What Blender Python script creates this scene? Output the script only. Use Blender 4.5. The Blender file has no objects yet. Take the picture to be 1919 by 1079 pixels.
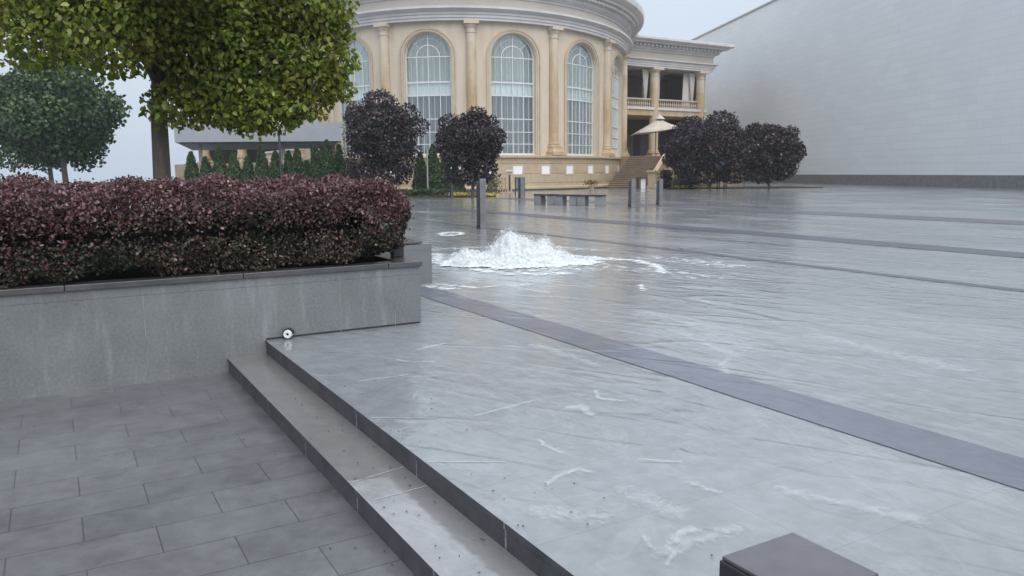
import bpy, math, random
import numpy as np
from mathutils import Vector, Matrix
R = math.radians
scene = bpy.context.scene
col = scene.collection

# ------------------------------------------------------------------ camera
cam = bpy.data.cameras.new("camera"); camo = bpy.data.objects.new("camera", cam); col.objects.link(camo)
p, roll = .1455, .009
F = Vector((0, math.cos(p), -math.sin(p))); U0 = Vector((0, math.sin(p), math.cos(p))); R0 = Vector((1, 0, 0))
RR = R0*math.cos(roll) - U0*math.sin(roll); UU = U0*math.cos(roll) + R0*math.sin(roll)
mt = Matrix((RR, UU, -F)).transposed().to_4x4(); mt.translation = Vector((0, 0, 1.4))
camo.matrix_world = mt
cam.sensor_width = 36; cam.lens = 1480/1919*36
cam.clip_start = .05; cam.clip_end = 2000
scene.camera = camo
# ------------------------------------------------------------------ world, sun, exposure
w = bpy.data.worlds.new("World"); scene.world = w; w.use_nodes = True
nt = w.node_tree; nt.nodes.clear()
out = nt.nodes.new('ShaderNodeOutputWorld')
sky = nt.nodes.new('ShaderNodeTexSky'); sky.sky_type = 'NISHITA'; sky.sun_disc = False
SUN_EL, SUN_AZ = R(50), R(155)          # azimuth clockwise from +Y
sky.sun_elevation = SUN_EL; sky.sun_rotation = SUN_AZ; sky.air_density = 1.5; sky.dust_density = 4
bg1 = nt.nodes.new('ShaderNodeBackground'); bg1.inputs[1].default_value = .012
nt.links.new(sky.outputs[0], bg1.inputs[0])
bg2 = nt.nodes.new('ShaderNodeBackground')
tc = nt.nodes.new('ShaderNodeTexCoord'); sp = nt.nodes.new('ShaderNodeSeparateXYZ'); nt.links.new(tc.outputs['Generated'], sp.inputs[0])
rp = nt.nodes.new('ShaderNodeValToRGB'); nt.links.new(sp.outputs[2], rp.inputs[0])
e = rp.color_ramp.elements; e[0].position = 0; e[0].color = (.38, .437, .52, 1); e[1].position = .95; e[1].color = (1.02, 1.05, 1.10, 1)
e2 = rp.color_ramp.elements.new(.32); e2.color = (.46, .515, .595, 1)
cn = nt.nodes.new('ShaderNodeTexNoise'); cn.inputs['Scale'].default_value = 1.6; cn.inputs['Detail'].default_value = 3
nt.links.new(tc.outputs['Generated'], cn.inputs['Vector'])
cr = nt.nodes.new('ShaderNodeMapRange'); cr.inputs[1].default_value = .3; cr.inputs[2].default_value = .7; cr.inputs[3].default_value = .93; cr.inputs[4].default_value = 1.07
nt.links.new(cn.outputs[0], cr.inputs[0])
vm = nt.nodes.new('ShaderNodeVectorMath'); vm.operation = 'SCALE'
nt.links.new(rp.outputs[0], vm.inputs[0]); nt.links.new(cr.outputs[0], vm.inputs['Scale'])
nt.links.new(vm.outputs[0], bg2.inputs[0]); bg2.inputs[1].default_value = 1.0
ad = nt.nodes.new('ShaderNodeAddShader'); nt.links.new(bg1.outputs[0], ad.inputs[0]); nt.links.new(bg2.outputs[0], ad.inputs[1])
nt.links.new(ad.outputs[0], out.inputs[0])
sd = bpy.data.lights.new("sun", 'SUN'); sd.energy = 1.35; sd.angle = R(60); sd.color = (1, .98, .96)
so = bpy.data.objects.new("sun", sd); col.objects.link(so)
so.rotation_euler = Vector((math.sin(SUN_AZ)*math.cos(SUN_EL), math.cos(SUN_AZ)*math.cos(SUN_EL), math.sin(SUN_EL))).to_track_quat('Z', 'Y').to_euler()
scene.view_settings.view_transform = 'Standard'; scene.view_settings.look = 'None'
scene.view_settings.exposure = .57; scene.view_settings.gamma = 1
scene.render.engine = 'CYCLES'; scene.cycles.transparent_max_bounces = 32

# ------------------------------------------------------------------ material helpers
def newmat(name):
    m = bpy.data.materials.new(name); m.use_nodes = True
    n = m.node_tree; b = n.nodes['Principled BSDF']; return m, n, b
def link(n, a, b): n.links.new(a, b)
def noise(n, scale, detail=4, coord='Object', stretch=None, rough=.55, dist=0):
    t = n.nodes.new('ShaderNodeTexCoord'); x = n.nodes.new('ShaderNodeTexNoise')
    x.inputs['Scale'].default_value = scale; x.inputs['Detail'].default_value = detail; x.inputs['Roughness'].default_value = rough
    x.inputs['Distortion'].default_value = dist
    if stretch:
        mp = n.nodes.new('ShaderNodeMapping'); mp.inputs['Scale'].default_value = stretch
        link(n, t.outputs[coord], mp.inputs[0]); link(n, mp.outputs[0], x.inputs['Vector'])
    else: link(n, t.outputs[coord], x.inputs['Vector'])
    return x.outputs[0]
def ramp(n, fac, stops):
    r = n.nodes.new('ShaderNodeValToRGB'); link(n, fac, r.inputs[0]); el = r.color_ramp.elements
    while len(el) < len(stops): el.new(.5)
    for k, (pos, c) in enumerate(stops):
        el[k].position = pos; el[k].color = (c, c, c, 1) if not hasattr(c, '__len__') else (*c, 1)
    return r.outputs[0]
def mixc(n, fac, a, b, mode='MIX'):
    m = n.nodes.new('ShaderNodeMix'); m.data_type = 'RGBA'; m.blend_type = mode
    for i, v in ((0, fac), (6, a), (7, b)):
        if hasattr(v, 'links'): link(n, v, m.inputs[i])
        elif i == 0: m.inputs[0].default_value = v
        else: m.inputs[i].default_value = (*v, 1)
    return m.outputs[2]
def bump(n, h, strength, dist=.01, prev=None):
    b = n.nodes.new('ShaderNodeBump'); b.inputs['Strength'].default_value = strength; b.inputs['Distance'].default_value = dist
    link(n, h, b.inputs['Height'])
    if prev is not None: link(n, prev, b.inputs['Normal'])
    return b.outputs[0]
def simple(name, c1, c2=None, scale=3, rough=.7, bmp=.15, detail=5, metallic=0, coat=0, bscale=None, stretch=None, bdist=.01, coord='Object'):
    m, n, b = newmat(name)
    c2 = c2 or tuple(x*.75 for x in c1)
    f = noise(n, scale, detail, stretch=stretch, coord=coord)
    link(n, ramp(n, f, [(.3, c2), (.7, c1)]), b.inputs['Base Color'])
    b.inputs['Roughness'].default_value = rough; b.inputs['Metallic'].default_value = metallic; b.inputs['Coat Weight'].default_value = coat
    b.inputs['Coat Roughness'].default_value = .12
    if bmp: link(n, bump(n, noise(n, bscale or scale*8, 6, coord=coord), bmp, bdist), b.inputs['Normal'])
    return m
def math_n(n, op, a, b=None):
    m = n.nodes.new('ShaderNodeMath'); m.operation = op
    for i, v in enumerate((a, b)):
        if v is None: continue
        if hasattr(v, 'links'): link(n, v, m.inputs[i])
        else: m.inputs[i].default_value = v
    return m.outputs[0]

def wet_stone(name, dark, light, base_rough=.45, coat=.8, ripple=.5, joints=None, flecks=False, vein=0.0, coatr=(.03, .2)):
    """wet paving: stone below, thin water film (coat) with its own ripples above"""
    m, n, b = newmat(name)
    f = noise(n, .35, 6, rough=.6); f2 = noise(n, 6, 8, rough=.7)
    c = ramp(n, f, [(.36, dark), (.64, light)])
    c = mixc(n, .35, c, ramp(n, f2, [(.3, tuple(x*.55 for x in dark)), (.7, tuple(min(1, x*1.25) for x in light))]))
    if vein:
        v = noise(n, 1.1, 7, rough=.62, dist=1.6, stretch=(1, .45, 1))
        va = math_n(n, 'ABSOLUTE', math_n(n, 'SUBTRACT', v, .5))
        c = mixc(n, ramp(n, va, [(0, vein), (.02, 0)]), c, tuple(x*1.7 for x in light))
    if joints:
        t = n.nodes.new('ShaderNodeTexCoord'); br = n.nodes.new('ShaderNodeTexBrick')
        br.inputs['Scale'].default_value = 1; br.inputs['Mortar Size'].default_value = .004; br.inputs['Mortar Smooth'].default_value = .4
        br.inputs['Brick Width'].default_value = joints[0]; br.inputs['Row Height'].default_value = joints[1]
        br.inputs[1].default_value = (1, 1, 1, 1); br.inputs[2].default_value = (.84, .85, .87, 1); br.inputs[3].default_value = (*joints[2], 1)
        link(n, t.outputs['Object'], br.inputs[0])
        c = mixc(n, joints[3], c, br.outputs[0], 'MULTIPLY')
    link(n, c, b.inputs['Base Color'])
    wet = noise(n, .8, 5, stretch=(1, .35, 1), rough=.6)
    b.inputs['Roughness'].default_value = base_rough
    b.inputs['Coat Weight'].default_value = coat; b.inputs['Coat IOR'].default_value = 1.33
    link(n, ramp(n, wet, [(.35, coatr[0]), (.7, coatr[1])]), b.inputs['Coat Roughness'])
    # ripples: three scales, running along the flow
    tw = n.nodes.new('ShaderNodeTexCoord'); mw = n.nodes.new('ShaderNodeMapping'); mw.inputs['Rotation'].default_value = (0, 0, R(62)); link(n, tw.outputs['Object'], mw.inputs[0])
    mw2 = n.nodes.new('ShaderNodeMapping'); mw2.inputs['Scale'].default_value = (.22, .8, 1); link(n, mw.outputs[0], mw2.inputs[0])
    wn = n.nodes.new('ShaderNodeTexNoise'); wn.inputs['Scale'].default_value = 1.5; wn.inputs['Detail'].default_value = 3; wn.inputs['Distortion'].default_value = .3; link(n, mw2.outputs[0], wn.inputs['Vector'])
    crest = ramp(n, math_n(n, 'ABSOLUTE', math_n(n, 'SUBTRACT', wn.outputs[0], .5)), [(0, 1), (.035, 0)])
    r1 = noise(n, 1.3, 3, stretch=(1.9, .6, 1), dist=.5); r2 = noise(n, 6, 4, stretch=(1.6, .8, 1), dist=.8); r3 = noise(n, 28, 3)
    nb = bump(n, r1, ripple, .05); nb = bump(n, r2, ripple*1.15, .014, nb); nb = bump(n, r3, ripple*.8, .0018, nb); nb = bump(n, crest, ripple*.5, .02, nb)
    link(n, nb, b.inputs['Coat Normal'])
    link(n, bump(n, f2, .25, .004), b.inputs['Normal'])
    return m

def leafmat(name, stops, rough=.45, trans=.25, patch=None, spec=.4):
    m, n, b = newmat(name)
    g = n.nodes.new('ShaderNodeNewGeometry')
    c = ramp(n, g.outputs['Random Per Island'], stops)
    if patch:
        pn = noise(n, patch[0], 3); c = mixc(n, ramp(n, pn, [(.45, 0), (.62, patch[2])]), c, patch[1])
    link(n, c, b.inputs['Base Color']); b.inputs['Roughness'].default_value = rough; b.inputs['Specular IOR Level'].default_value = spec
    tr = n.nodes.new('ShaderNodeBsdfTranslucent'); link(n, c, tr.inputs[0])
    mx = n.nodes.new('ShaderNodeMixShader'); mx.inputs[0].default_value = trans
    link(n, b.outputs[0], mx.inputs[1]); link(n, tr.outputs[0], mx.inputs[2])
    link(n, mx.outputs[0], n.nodes['Material Output'].inputs[0]); return m

M = {}
M['plaza'] = wet_stone('wet_plaza_stone', (.155, .17, .182), (.25, .27, .285), joints=(1.2, .6, (.5, .5, .52), .40), vein=.12, ripple=.38, coat=1.0)
M['strip'] = wet_stone('wet_purple_stone', (.075, .082, .115), (.105, .115, .155), ripple=.3)
M['strip_far'] = wet_stone('wet_dark_violet_stone', (.045, .048, .07), (.07, .075, .10), ripple=.3, coat=.35, base_rough=.65)
M['strip_grey'] = wet_stone('wet_grey_strip_stone', (.06, .062, .075), (.09, .092, .105), ripple=.3, coat=.4, base_rough=.6)
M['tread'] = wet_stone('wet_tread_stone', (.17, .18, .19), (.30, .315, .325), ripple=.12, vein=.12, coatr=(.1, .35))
M['low'] = wet_stone('wet_lower_paving', (.05, .052, .057), (.155, .163, .175), joints=(.6, .3, (.28, .28, .3), .8), ripple=.12, coatr=(.15, .4))
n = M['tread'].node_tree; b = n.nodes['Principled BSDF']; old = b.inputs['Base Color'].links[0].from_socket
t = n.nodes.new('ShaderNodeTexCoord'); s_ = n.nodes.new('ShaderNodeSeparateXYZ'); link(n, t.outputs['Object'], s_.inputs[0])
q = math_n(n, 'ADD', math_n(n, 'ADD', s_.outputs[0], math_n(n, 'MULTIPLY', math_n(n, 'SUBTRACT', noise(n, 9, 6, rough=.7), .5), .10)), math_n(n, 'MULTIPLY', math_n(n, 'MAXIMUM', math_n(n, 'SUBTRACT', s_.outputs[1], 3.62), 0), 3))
link(n, mixc(n, ramp(n, math_n(n, 'SUBTRACT', q, 1.0), [(.34, 0), (.365, .7)]), old, (.105, .105, .104)), b.inputs['Base Color'])  # dirt stain plus the riser's dark reflection, painted into the tread colour
# riser stone with pale upright joints; shade of the upright face darkens its colour
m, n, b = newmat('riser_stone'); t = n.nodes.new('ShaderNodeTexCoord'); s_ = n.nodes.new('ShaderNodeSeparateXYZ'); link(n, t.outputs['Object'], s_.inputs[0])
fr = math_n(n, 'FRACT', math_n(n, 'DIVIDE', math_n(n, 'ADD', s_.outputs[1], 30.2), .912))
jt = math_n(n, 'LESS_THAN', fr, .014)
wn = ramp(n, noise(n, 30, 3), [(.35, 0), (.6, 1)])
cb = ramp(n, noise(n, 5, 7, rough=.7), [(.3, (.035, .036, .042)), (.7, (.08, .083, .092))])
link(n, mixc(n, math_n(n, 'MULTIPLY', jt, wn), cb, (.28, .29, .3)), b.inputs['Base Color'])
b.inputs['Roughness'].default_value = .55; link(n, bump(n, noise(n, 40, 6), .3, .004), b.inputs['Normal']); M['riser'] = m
# planter stone
m, n, b = newmat('planter_stone'); f1 = noise(n, 1.6, 7, rough=.6); f2 = noise(n, 3, 5, stretch=(2.2, 2.2, .35), rough=.6); f3 = noise(n, 45, 5)
c = ramp(n, f1, [(.3, (.10, .112, .12)), (.72, (.175, .192, .202))])
c = mixc(n, ramp(n, f2, [(.54, 0), (.74, .6)]), c, (.29, .31, .32))
c = mixc(n, ramp(n, noise(n, 2.2, 5), [(.55, 0), (.75, .5)]), c, (.13, .14, .13))
c = mixc(n, .25, c, ramp(n, f3, [(.3, (.1, .1, .1)), (.7, (.3, .3, .3))]))
link(n, c, b.inputs['Base Color']); b.inputs['Roughness'].default_value = .42; b.inputs['Coat Weight'].default_value = .25; b.inputs['Coat Roughness'].default_value = .25
link(n, bump(n, f3, .2, .004), b.inputs['Normal']); M['planter'] = m
M['cap'] = simple('dark_cap_stone', (.075, .074, .078), (.042, .041, .045), scale=6, rough=.3, coat=.5, bmp=.12)
M['soil'] = simple('planter_soil', (.05, .035, .025), (.02, .015, .01), scale=12, rough=.95, bmp=.8, bdist=.02)
M['granite'] = simple('bollard_granite', (.21, .215, .22), (.13, .135, .14), scale=4, rough=.5, coat=.3, bmp=.1)
M['darkpanel'] = simple('dark_panel', (.045, .05, .058), (.03, .03, .035), scale=5, rough=.35, coat=.3, bmp=.05)
M['bench_stone'] = simple('bench_stone', (.25, .25, .245), (.16, .16, .16), scale=3, rough=.6)
M['benchtop'] = simple('dark_bench_slab', (.04, .036, .042), (.022, .02, .024), scale=8, rough=.32, coat=.3, bmp=.08)
M['purpletop'] = simple('wet_purple_slab', (.085, .078, .09), (.05, .046, .055), scale=8, rough=.3, coat=.5, bmp=.08)
# stucco
m, n, b = newmat('cream_stucco'); f1 = noise(n, .25, 5); f2 = noise(n, 1.2, 6, stretch=(1.5, 1.5, .25))
c = ramp(n, f1, [(.3, (.56, .48, .375)), (.7, (.62, .54, .43))]); c = mixc(n, ramp(n, f2, [(.48, 0), (.72, .55)]), c, (.45, .375, .285))
link(n, c, b.inputs['Base Color']); b.inputs['Roughness'].default_value = .85; link(n, bump(n, noise(n, 25, 5), .1, .01), b.inputs['Normal']); M['stucco'] = m
# column stone: cream with rain-soaked ochre patches low on the shaft
m, n, b = newmat('column_sandstone'); f1 = noise(n, .55, 5, stretch=(1, 1, .35), rough=.6); f2 = noise(n, 5, 5)
c = ramp(n, f1, [(.40, (.56, .48, .37)), (.50, (.48, .37, .24)), (.60, (.40, .28, .155)), (.72, (.50, .41, .27))]); c = mixc(n, .2, c, ramp(n, f2, [(.3, (.3, .22, .12)), (.7, (.6, .5, .35))]))
t = n.nodes.new('ShaderNodeTexCoord'); s_ = n.nodes.new('ShaderNodeSeparateXYZ'); link(n, t.outputs['Object'], s_.inputs[0])
zz = math_n(n, 'ADD', s_.outputs[2], math_n(n, 'MULTIPLY', noise(n, .8, 3), 2.5))
c = mixc(n, ramp(n, math_n(n, 'DIVIDE', zz, 20), [(.565, 0), (.60, 1)]), c, (.57, .49, .385))
link(n, c, b.inputs['Base Color']); b.inputs['Roughness'].default_value = .7; M['column'] = m
# plinth sandstone blocks on the sweep's own UVs
m, n, b = newmat('plinth_sandstone'); t = n.nodes.new('ShaderNodeTexCoord'); br = n.nodes.new('ShaderNodeTexBrick'); link(n, t.outputs['UV'], br.inputs[0])
br.inputs['Scale'].default_value = 1; br.inputs['Brick Width'].default_value = 1.15; br.inputs['Row Height'].default_value = .75; br.inputs['Mortar Size'].default_value = .008
br.inputs[1].default_value = (.50, .40, .27, 1); br.inputs[2].default_value = (.40, .335, .24, 1); br.inputs[3].default_value = (.30, .22, .12, 1)
c = mixc(n, ramp(n, noise(n, .5, 4), [(.4, 0), (.7, .6)]), br.outputs[0], (.50, .365, .24)); c = mixc(n, ramp(n, noise(n, 4, 6), [(.35, .35), (.6, 0)]), c, (.33, .25, .15))
link(n, c, b.inputs['Base Color']); b.inputs['Roughness'].default_value = .55; link(n, bump(n, noise(n, 18, 5), .2, .01), b.inputs['Normal']); M['plinth'] = m
M['trim'] = simple('pale_cornice_plaster', (.66, .64, .635), (.54, .52, .515), scale=.8, rough=.75, bmp=.05, stretch=(1, 1, .3))
M['frieze'] = simple('cream_frieze_plaster', (.58, .54, .475), (.52, .48, .41), scale=.5, rough=.8, bmp=.05)
M['rail'] = simple('beige_balustrade_stone', (.56, .49, .39), (.46, .39, .3), scale=2, rough=.7, bmp=0)
M['archtrim'] = simple('arch_moulding_stone', (.54, .45, .335), (.45, .365, .265), scale=1.2, rough=.75, bmp=.05)
M['white'] = simple('white_frame_paint', (.66, .69, .69), (.56, .59, .59), scale=2, rough=.4, bmp=0)
M['whitepanel'] = simple('white_panel', (.85, .84, .86), (.8, .78, .8), scale=2, rough=.5, bmp=0)
M['spandrel'] = simple('pale_floor_band', (.93, .95, .95), (.86, .89, .9), scale=1, rough=.35, bmp=0)
M['curtain'] = simple('sheer_curtain', (.68, .71, .67), (.54, .57, .54), scale=2, rough=.8, bmp=.1, stretch=(3, 3, .3))
M['curtain_dark'] = simple('grey_curtain', (.40, .40, .40), (.24, .25, .27), scale=2, rough=.8, bmp=.1, stretch=(4, 4, .2))
M['drape'] = simple('white_drape', (.72, .7, .66), (.6, .57, .53), scale=2, rough=.8, bmp=.1)
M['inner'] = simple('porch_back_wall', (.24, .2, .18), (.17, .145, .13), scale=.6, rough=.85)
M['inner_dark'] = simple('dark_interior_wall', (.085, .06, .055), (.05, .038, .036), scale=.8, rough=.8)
M['grey_panel'] = simple('grey_screen', (.16, .155, .165), (.13, .125, .135), scale=1, rough=.7)
M['soffit'] = simple('grey_soffit', (.3, .28, .26), (.24, .22, .2), scale=1, rough=.8)
M['roof'] = simple('grey_roof_sheet', (.25, .26, .28), (.2, .2, .22), scale=1, rough=.5)
m, n, b = newmat('window_glass'); n.nodes.remove(b)
tr = n.nodes.new('ShaderNodeBsdfTransparent'); tr.inputs[0].default_value = (.88, .94, .93, 1)
gl = n.nodes.new('ShaderNodeBsdfGlossy'); gl.inputs['Roughness'].default_value = .03; gl.inputs[0].default_value = (.9, .95, .96, 1)
lw = n.nodes.new('ShaderNodeLayerWeight'); lw.inputs[0].default_value = .35
link(n, bump(n, noise(n, .9, 2), .12, .03), gl.inputs['Normal'])
mx = n.nodes.new('ShaderNodeMixShader'); link(n, ramp(n, lw.outputs['Facing'], [(0, .2), (1, .9)]), mx.inputs[0])
link(n, tr.outputs[0], mx.inputs[1]); link(n, gl.outputs[0], mx.inputs[2]); link(n, mx.outputs[0], n.nodes['Material Output'].inputs[0]); M['glass'] = m
# grey cladding of the far hall
m, n, b = newmat('grey_cladding'); t = n.nodes.new('ShaderNodeTexCoord'); br = n.nodes.new('ShaderNodeTexBrick'); link(n, t.outputs['UV'], br.inputs[0])
br.inputs['Scale'].default_value = 1; br.inputs['Brick Width'].default_value = 1.8; br.inputs['Row Height'].default_value = .6; br.inputs['Mortar Size'].default_value = .012
br.inputs[1].default_value = (.67, .70, .73, 1); br.inputs[2].default_value = (.71, .745, .775, 1); br.inputs[3].default_value = (.55, .585, .62, 1)
c = mixc(n, ramp(n, noise(n, .15, 5), [(.4, 0), (.7, .4)]), br.outputs[0], (.60, .645, .69))
link(n, c, b.inputs['Base Color']); b.inputs['Roughness'].default_value = .55; M['cladding'] = m
M['fascia'] = simple('grey_canopy_sheet', (.33, .35, .38), (.29, .31, .34), scale=1, rough=.4, bmp=.02)
M['under'] = simple('canopy_underside', (.16, .19, .2), (.1, .12, .13), scale=2, rough=.5)
M['steps'] = simple('stair_sandstone', (.36, .27, .18), (.24, .18, .12), scale=1.5, rough=.5, bmp=.1)
M['stepface'] = simple('stair_riser_stone', (.15, .11, .08), (.09, .07, .05), scale=1.5, rough=.6, bmp=.1)
M['umbrella'] = simple('beige_canvas', (.56, .50, .43), (.40, .36, .32), scale=1.5, rough=.8)
M['bark'] = simple('grey_bark', (.12, .10, .085), (.05, .04, .035), scale=6, rough=.9, bmp=.6, stretch=(2, 2, .4), bdist=.02)
M['birch'] = simple('pale_pole_paint', (.42, .42, .4), (.3, .3, .28), scale=3, rough=.6)
M['dirt'] = simple('flowerbed_soil', (.08, .06, .04), (.04, .03, .02), scale=4, rough=.95, bmp=.5)
M['black'] = simple('black_metal', (.03, .03, .034), (.015, .015, .018), scale=6, rough=.4, bmp=.02)
M['pot'] = simple('pale_pot', (.5, .38, .27), (.4, .3, .2), scale=5, rough=.7)
M['plastic'] = simple('white_plastic', (.75, .75, .76), (.62, .62, .64), scale=10, rough=.4, bmp=0)
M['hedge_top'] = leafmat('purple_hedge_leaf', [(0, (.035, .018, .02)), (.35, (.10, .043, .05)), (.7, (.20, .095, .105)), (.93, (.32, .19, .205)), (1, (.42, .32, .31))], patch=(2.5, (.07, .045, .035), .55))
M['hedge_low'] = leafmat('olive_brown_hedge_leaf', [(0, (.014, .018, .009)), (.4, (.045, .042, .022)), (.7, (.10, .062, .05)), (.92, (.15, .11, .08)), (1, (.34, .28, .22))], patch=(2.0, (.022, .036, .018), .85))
M['maple'] = leafmat('dark_maple_leaf', [(0, (.009, .008, .012)), (.4, (.023, .019, .027)), (.75, (.043, .033, .044)), (.93, (.10, .075, .09)), (1, (.20, .17, .19))], trans=.12, patch=(1.2, (.05, .018, .022), .5))
M['green'] = leafmat('green_yellow_leaf', [(0, (.045, .085, .012)), (.35, (.12, .19, .025)), (.75, (.25, .32, .045)), (.95, (.40, .44, .09)), (1, (.55, .55, .25))], trans=.5, patch=(1.1, (.20, .15, .025), .6))
M['thuja'] = leafmat('thuja_green', [(0, (.015, .035, .014)), (.5, (.04, .085, .028)), (1, (.09, .15, .05))], trans=.1)
M['shrub'] = leafmat('shrub_green', [(0, (.04, .06, .015)), (.5, (.12, .14, .05)), (1, (.28, .25, .13))], trans=.2)
M['yellow'] = leafmat('yellow_petal', [(0, (.6, .45, .02)), (.6, (.85, .68, .04)), (1, (.8, .75, .5))], trans=.2)
def foam_mat(name, scale, sharp, maxa, c1, c2, stretch=None, sss=0, bmp=.3, contrast=1.3, spec=.5):
    """white aerated water; the mesh carries how dense the foam is, the noise breaks its edge up"""
    m, n, b = newmat(name); a = n.nodes.new('ShaderNodeAttribute'); a.attribute_name = 'dens'
    nz = noise(n, scale, 8, rough=.68, dist=.8, stretch=stretch)
    v = math_n(n, 'ADD', a.outputs['Fac'], math_n(n, 'MULTIPLY', math_n(n, 'SUBTRACT', nz, .5), contrast))
    fac = math_n(n, 'MULTIPLY', ramp(n, v, [(.5-.5/sharp, 0), (.5+.5/sharp, 1)]), maxa)
    link(n, ramp(n, noise(n, scale*.8, 7, rough=.7), [(.3, c1), (.62, c2)]), b.inputs['Base Color']); b.inputs['Roughness'].default_value = .45; b.inputs['Specular IOR Level'].default_value = spec
    if sss: b.inputs['Subsurface Weight'].default_value = sss; b.inputs['Subsurface Radius'].default_value = (.05, .06, .07); b.inputs['Subsurface Scale'].default_value = .6
    link(n, bump(n, noise(n, scale*2, 8, rough=.7), bmp, .012), b.inputs['Normal'])
    tr = n.nodes.new('ShaderNodeBsdfTransparent'); mx = n.nodes.new('ShaderNodeMixShader'); link(n, fac, mx.inputs[0])
    link(n, tr.outputs[0], mx.inputs[1]); link(n, b.outputs[0], mx.inputs[2]); link(n, mx.outputs[0], n.nodes['Material Output'].inputs[0]); return m
M['foam'] = foam_mat('white_water', 7, 5, 1, (.42, .48, .53), (.72, .76, .79), sss=.3, bmp=.5, contrast=1.0)
M['splash'] = foam_mat('thin_splash', 20, 2.2, .62, (.62, .67, .70), (.80, .83, .85), bmp=.2, contrast=2.0)
M['thinfoam'] = foam_mat('thin_foam', 7, 2.2, .85, (.55, .60, .63), (.80, .84, .86), bmp=.3, contrast=2.2)
M['fleck'] = foam_mat('near_foam_trails', 18, 1.0, .42, (.55, .60, .63), (.74, .79, .82), bmp=.2, contrast=2.2)
M['drop'] = simple('water_drops', (.85, .88, .9), (.8, .83, .85), rough=.2, bmp=0)
# ------------------------------------------------------------------ object helpers
def tag(o, label=None, cat=None, group=None, kind=None):
    if label: o['label'] = label
    if cat: o['category'] = cat
    if group: o['group'] = group
    if kind: o['kind'] = kind
    return o
def empty(name, loc, label, cat, rz=0, group=None):
    o = bpy.data.objects.new(name, None); col.objects.link(o); o.location = loc; o.rotation_euler.z = rz; o.empty_display_size = .3
    return tag(o, label, cat, group)
class MB:
    def __init__(s): s.v = []; s.f = []; s.uv = []; s.mi = []
    def add(s, vs, fs, uvs=None, mi=0):
        k = len(s.v); s.v += [tuple(v) for v in vs]
        for i, f in enumerate(fs): s.f.append(tuple(k+j for j in f)); s.uv.append(uvs[i] if uvs else None); s.mi.append(mi)
    def box(s, c, d, rz=0, taper=1, mi=0):
        x, y, z = (q/2 for q in d); vs = []
        for zz, k in ((-z, 1), (z, taper)):
            for a, b_ in ((-x, -y), (x, -y), (x, y), (-x, y)):
                a *= k; b_ *= k
                vs.append((c[0]+a*math.cos(rz)-b_*math.sin(rz), c[1]+a*math.sin(rz)+b_*math.cos(rz), c[2]+zz))
        s.add(vs, [(3, 2, 1, 0), (4, 5, 6, 7), (0, 1, 5, 4), (1, 2, 6, 5), (2, 3, 7, 6), (3, 0, 4, 7)], mi=mi); return s
    def prism(s, poly, z0, z1, mi=0):
        n_ = len(poly); vs = [(x, y, z0) for x, y in poly]+[(x, y, z1) for x, y in poly]
        s.add(vs, [tuple(range(n_))[::-1], tuple(range(n_, 2*n_))]+[(i, (i+1) % n_, n_+(i+1) % n_, n_+i) for i in range(n_)], mi=mi); return s
    def lathe(s, c, prof, seg=24, mi=0, rz=0):
        vs = []; fs = []
        for r, z in prof:
            for k in range(seg):
                a = 2*math.pi*k/seg+rz; vs.append((c[0]+r*math.cos(a), c[1]+r*math.sin(a), c[2]+z))
        for i in range(len(prof)-1):
            for k in range(seg):
                k2 = (k+1) % seg; fs.append((i*seg+k, i*seg+k2, (i+1)*seg+k2, (i+1)*seg+k))
        fs.append(tuple(range(seg))[::-1]); fs.append(tuple((len(prof)-1)*seg+k for k in range(seg)))
        s.add(vs, fs, mi=mi); return s
    def tube(s, pts, rad, seg=8, mi=0):
        pts = [Vector(q) for q in pts]; vs = []; fs = []
        for i, q in enumerate(pts):
            d = (pts[min(i+1, len(pts)-1)]-pts[max(i-1, 0)]).normalized()
            a = d.cross(Vector((0, 0, 1)) if abs(d.z) < .9 else Vector((1, 0, 0))).normalized(); b_ = d.cross(a)
            r = rad[i] if hasattr(rad, '__len__') else rad
            for k in range(seg):
                t_ = 2*math.pi*k/seg; vs.append(q+a*r*math.cos(t_)+b_*r*math.sin(t_))
        for i in range(len(pts)-1):
            for k in range(seg):
                k2 = (k+1) % seg; fs.append((i*seg+k, i*seg+k2, (i+1)*seg+k2, (i+1)*seg+k))
        fs.append(tuple(range(seg))); fs.append(tuple((len(pts)-1)*seg+k for k in range(seg))[::-1])
        s.add(vs, fs, mi=mi); return s
    def build(s, name, mats, parent=None, bevel=0, smooth=False, loc=None, rz=None):
        me = bpy.data.meshes.new(name); me.from_pydata(s.v, [], s.f)
        if not isinstance(mats, (list, tuple)): mats = [mats]
        for m_ in mats: me.materials.append(m_)
        if len(mats) > 1: me.polygons.foreach_set('material_index', s.mi)
        if any(u for u in s.uv):
            ul = me.uv_layers.new(name='UVMap'); k = 0
            for f, u in zip(s.f, s.uv):
                for j in range(len(f)):
                    if u: ul.data[k].uv = u[j]
                    k += 1
        if smooth:
            me.polygons.foreach_set('use_smooth', [True]*len(me.polygons))
            if hasattr(me, 'set_sharp_from_angle'): me.set_sharp_from_angle(angle=R(38))
        me.update(); me.validate()
        o = bpy.data.objects.new(name, me); col.objects.link(o)
        if parent: o.parent = parent
        if loc: o.location = loc
        if rz is not None: o.rotation_euler.z = rz
        if bevel:
            bv = o.modifiers.new('bevel', 'BEVEL'); bv.width = bevel; bv.segments = 2; bv.limit_method = 'ANGLE'
        return o
def copy_tree(o, parent=None):
    c = o.copy(); col.objects.link(c)
    if parent: c.parent = parent
    for ch in list(o.children): copy_tree(ch, c)
    return c
def st(s, t): return (.866025*s-.5*t, .5*s+.866025*t)
A30 = R(30)

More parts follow.
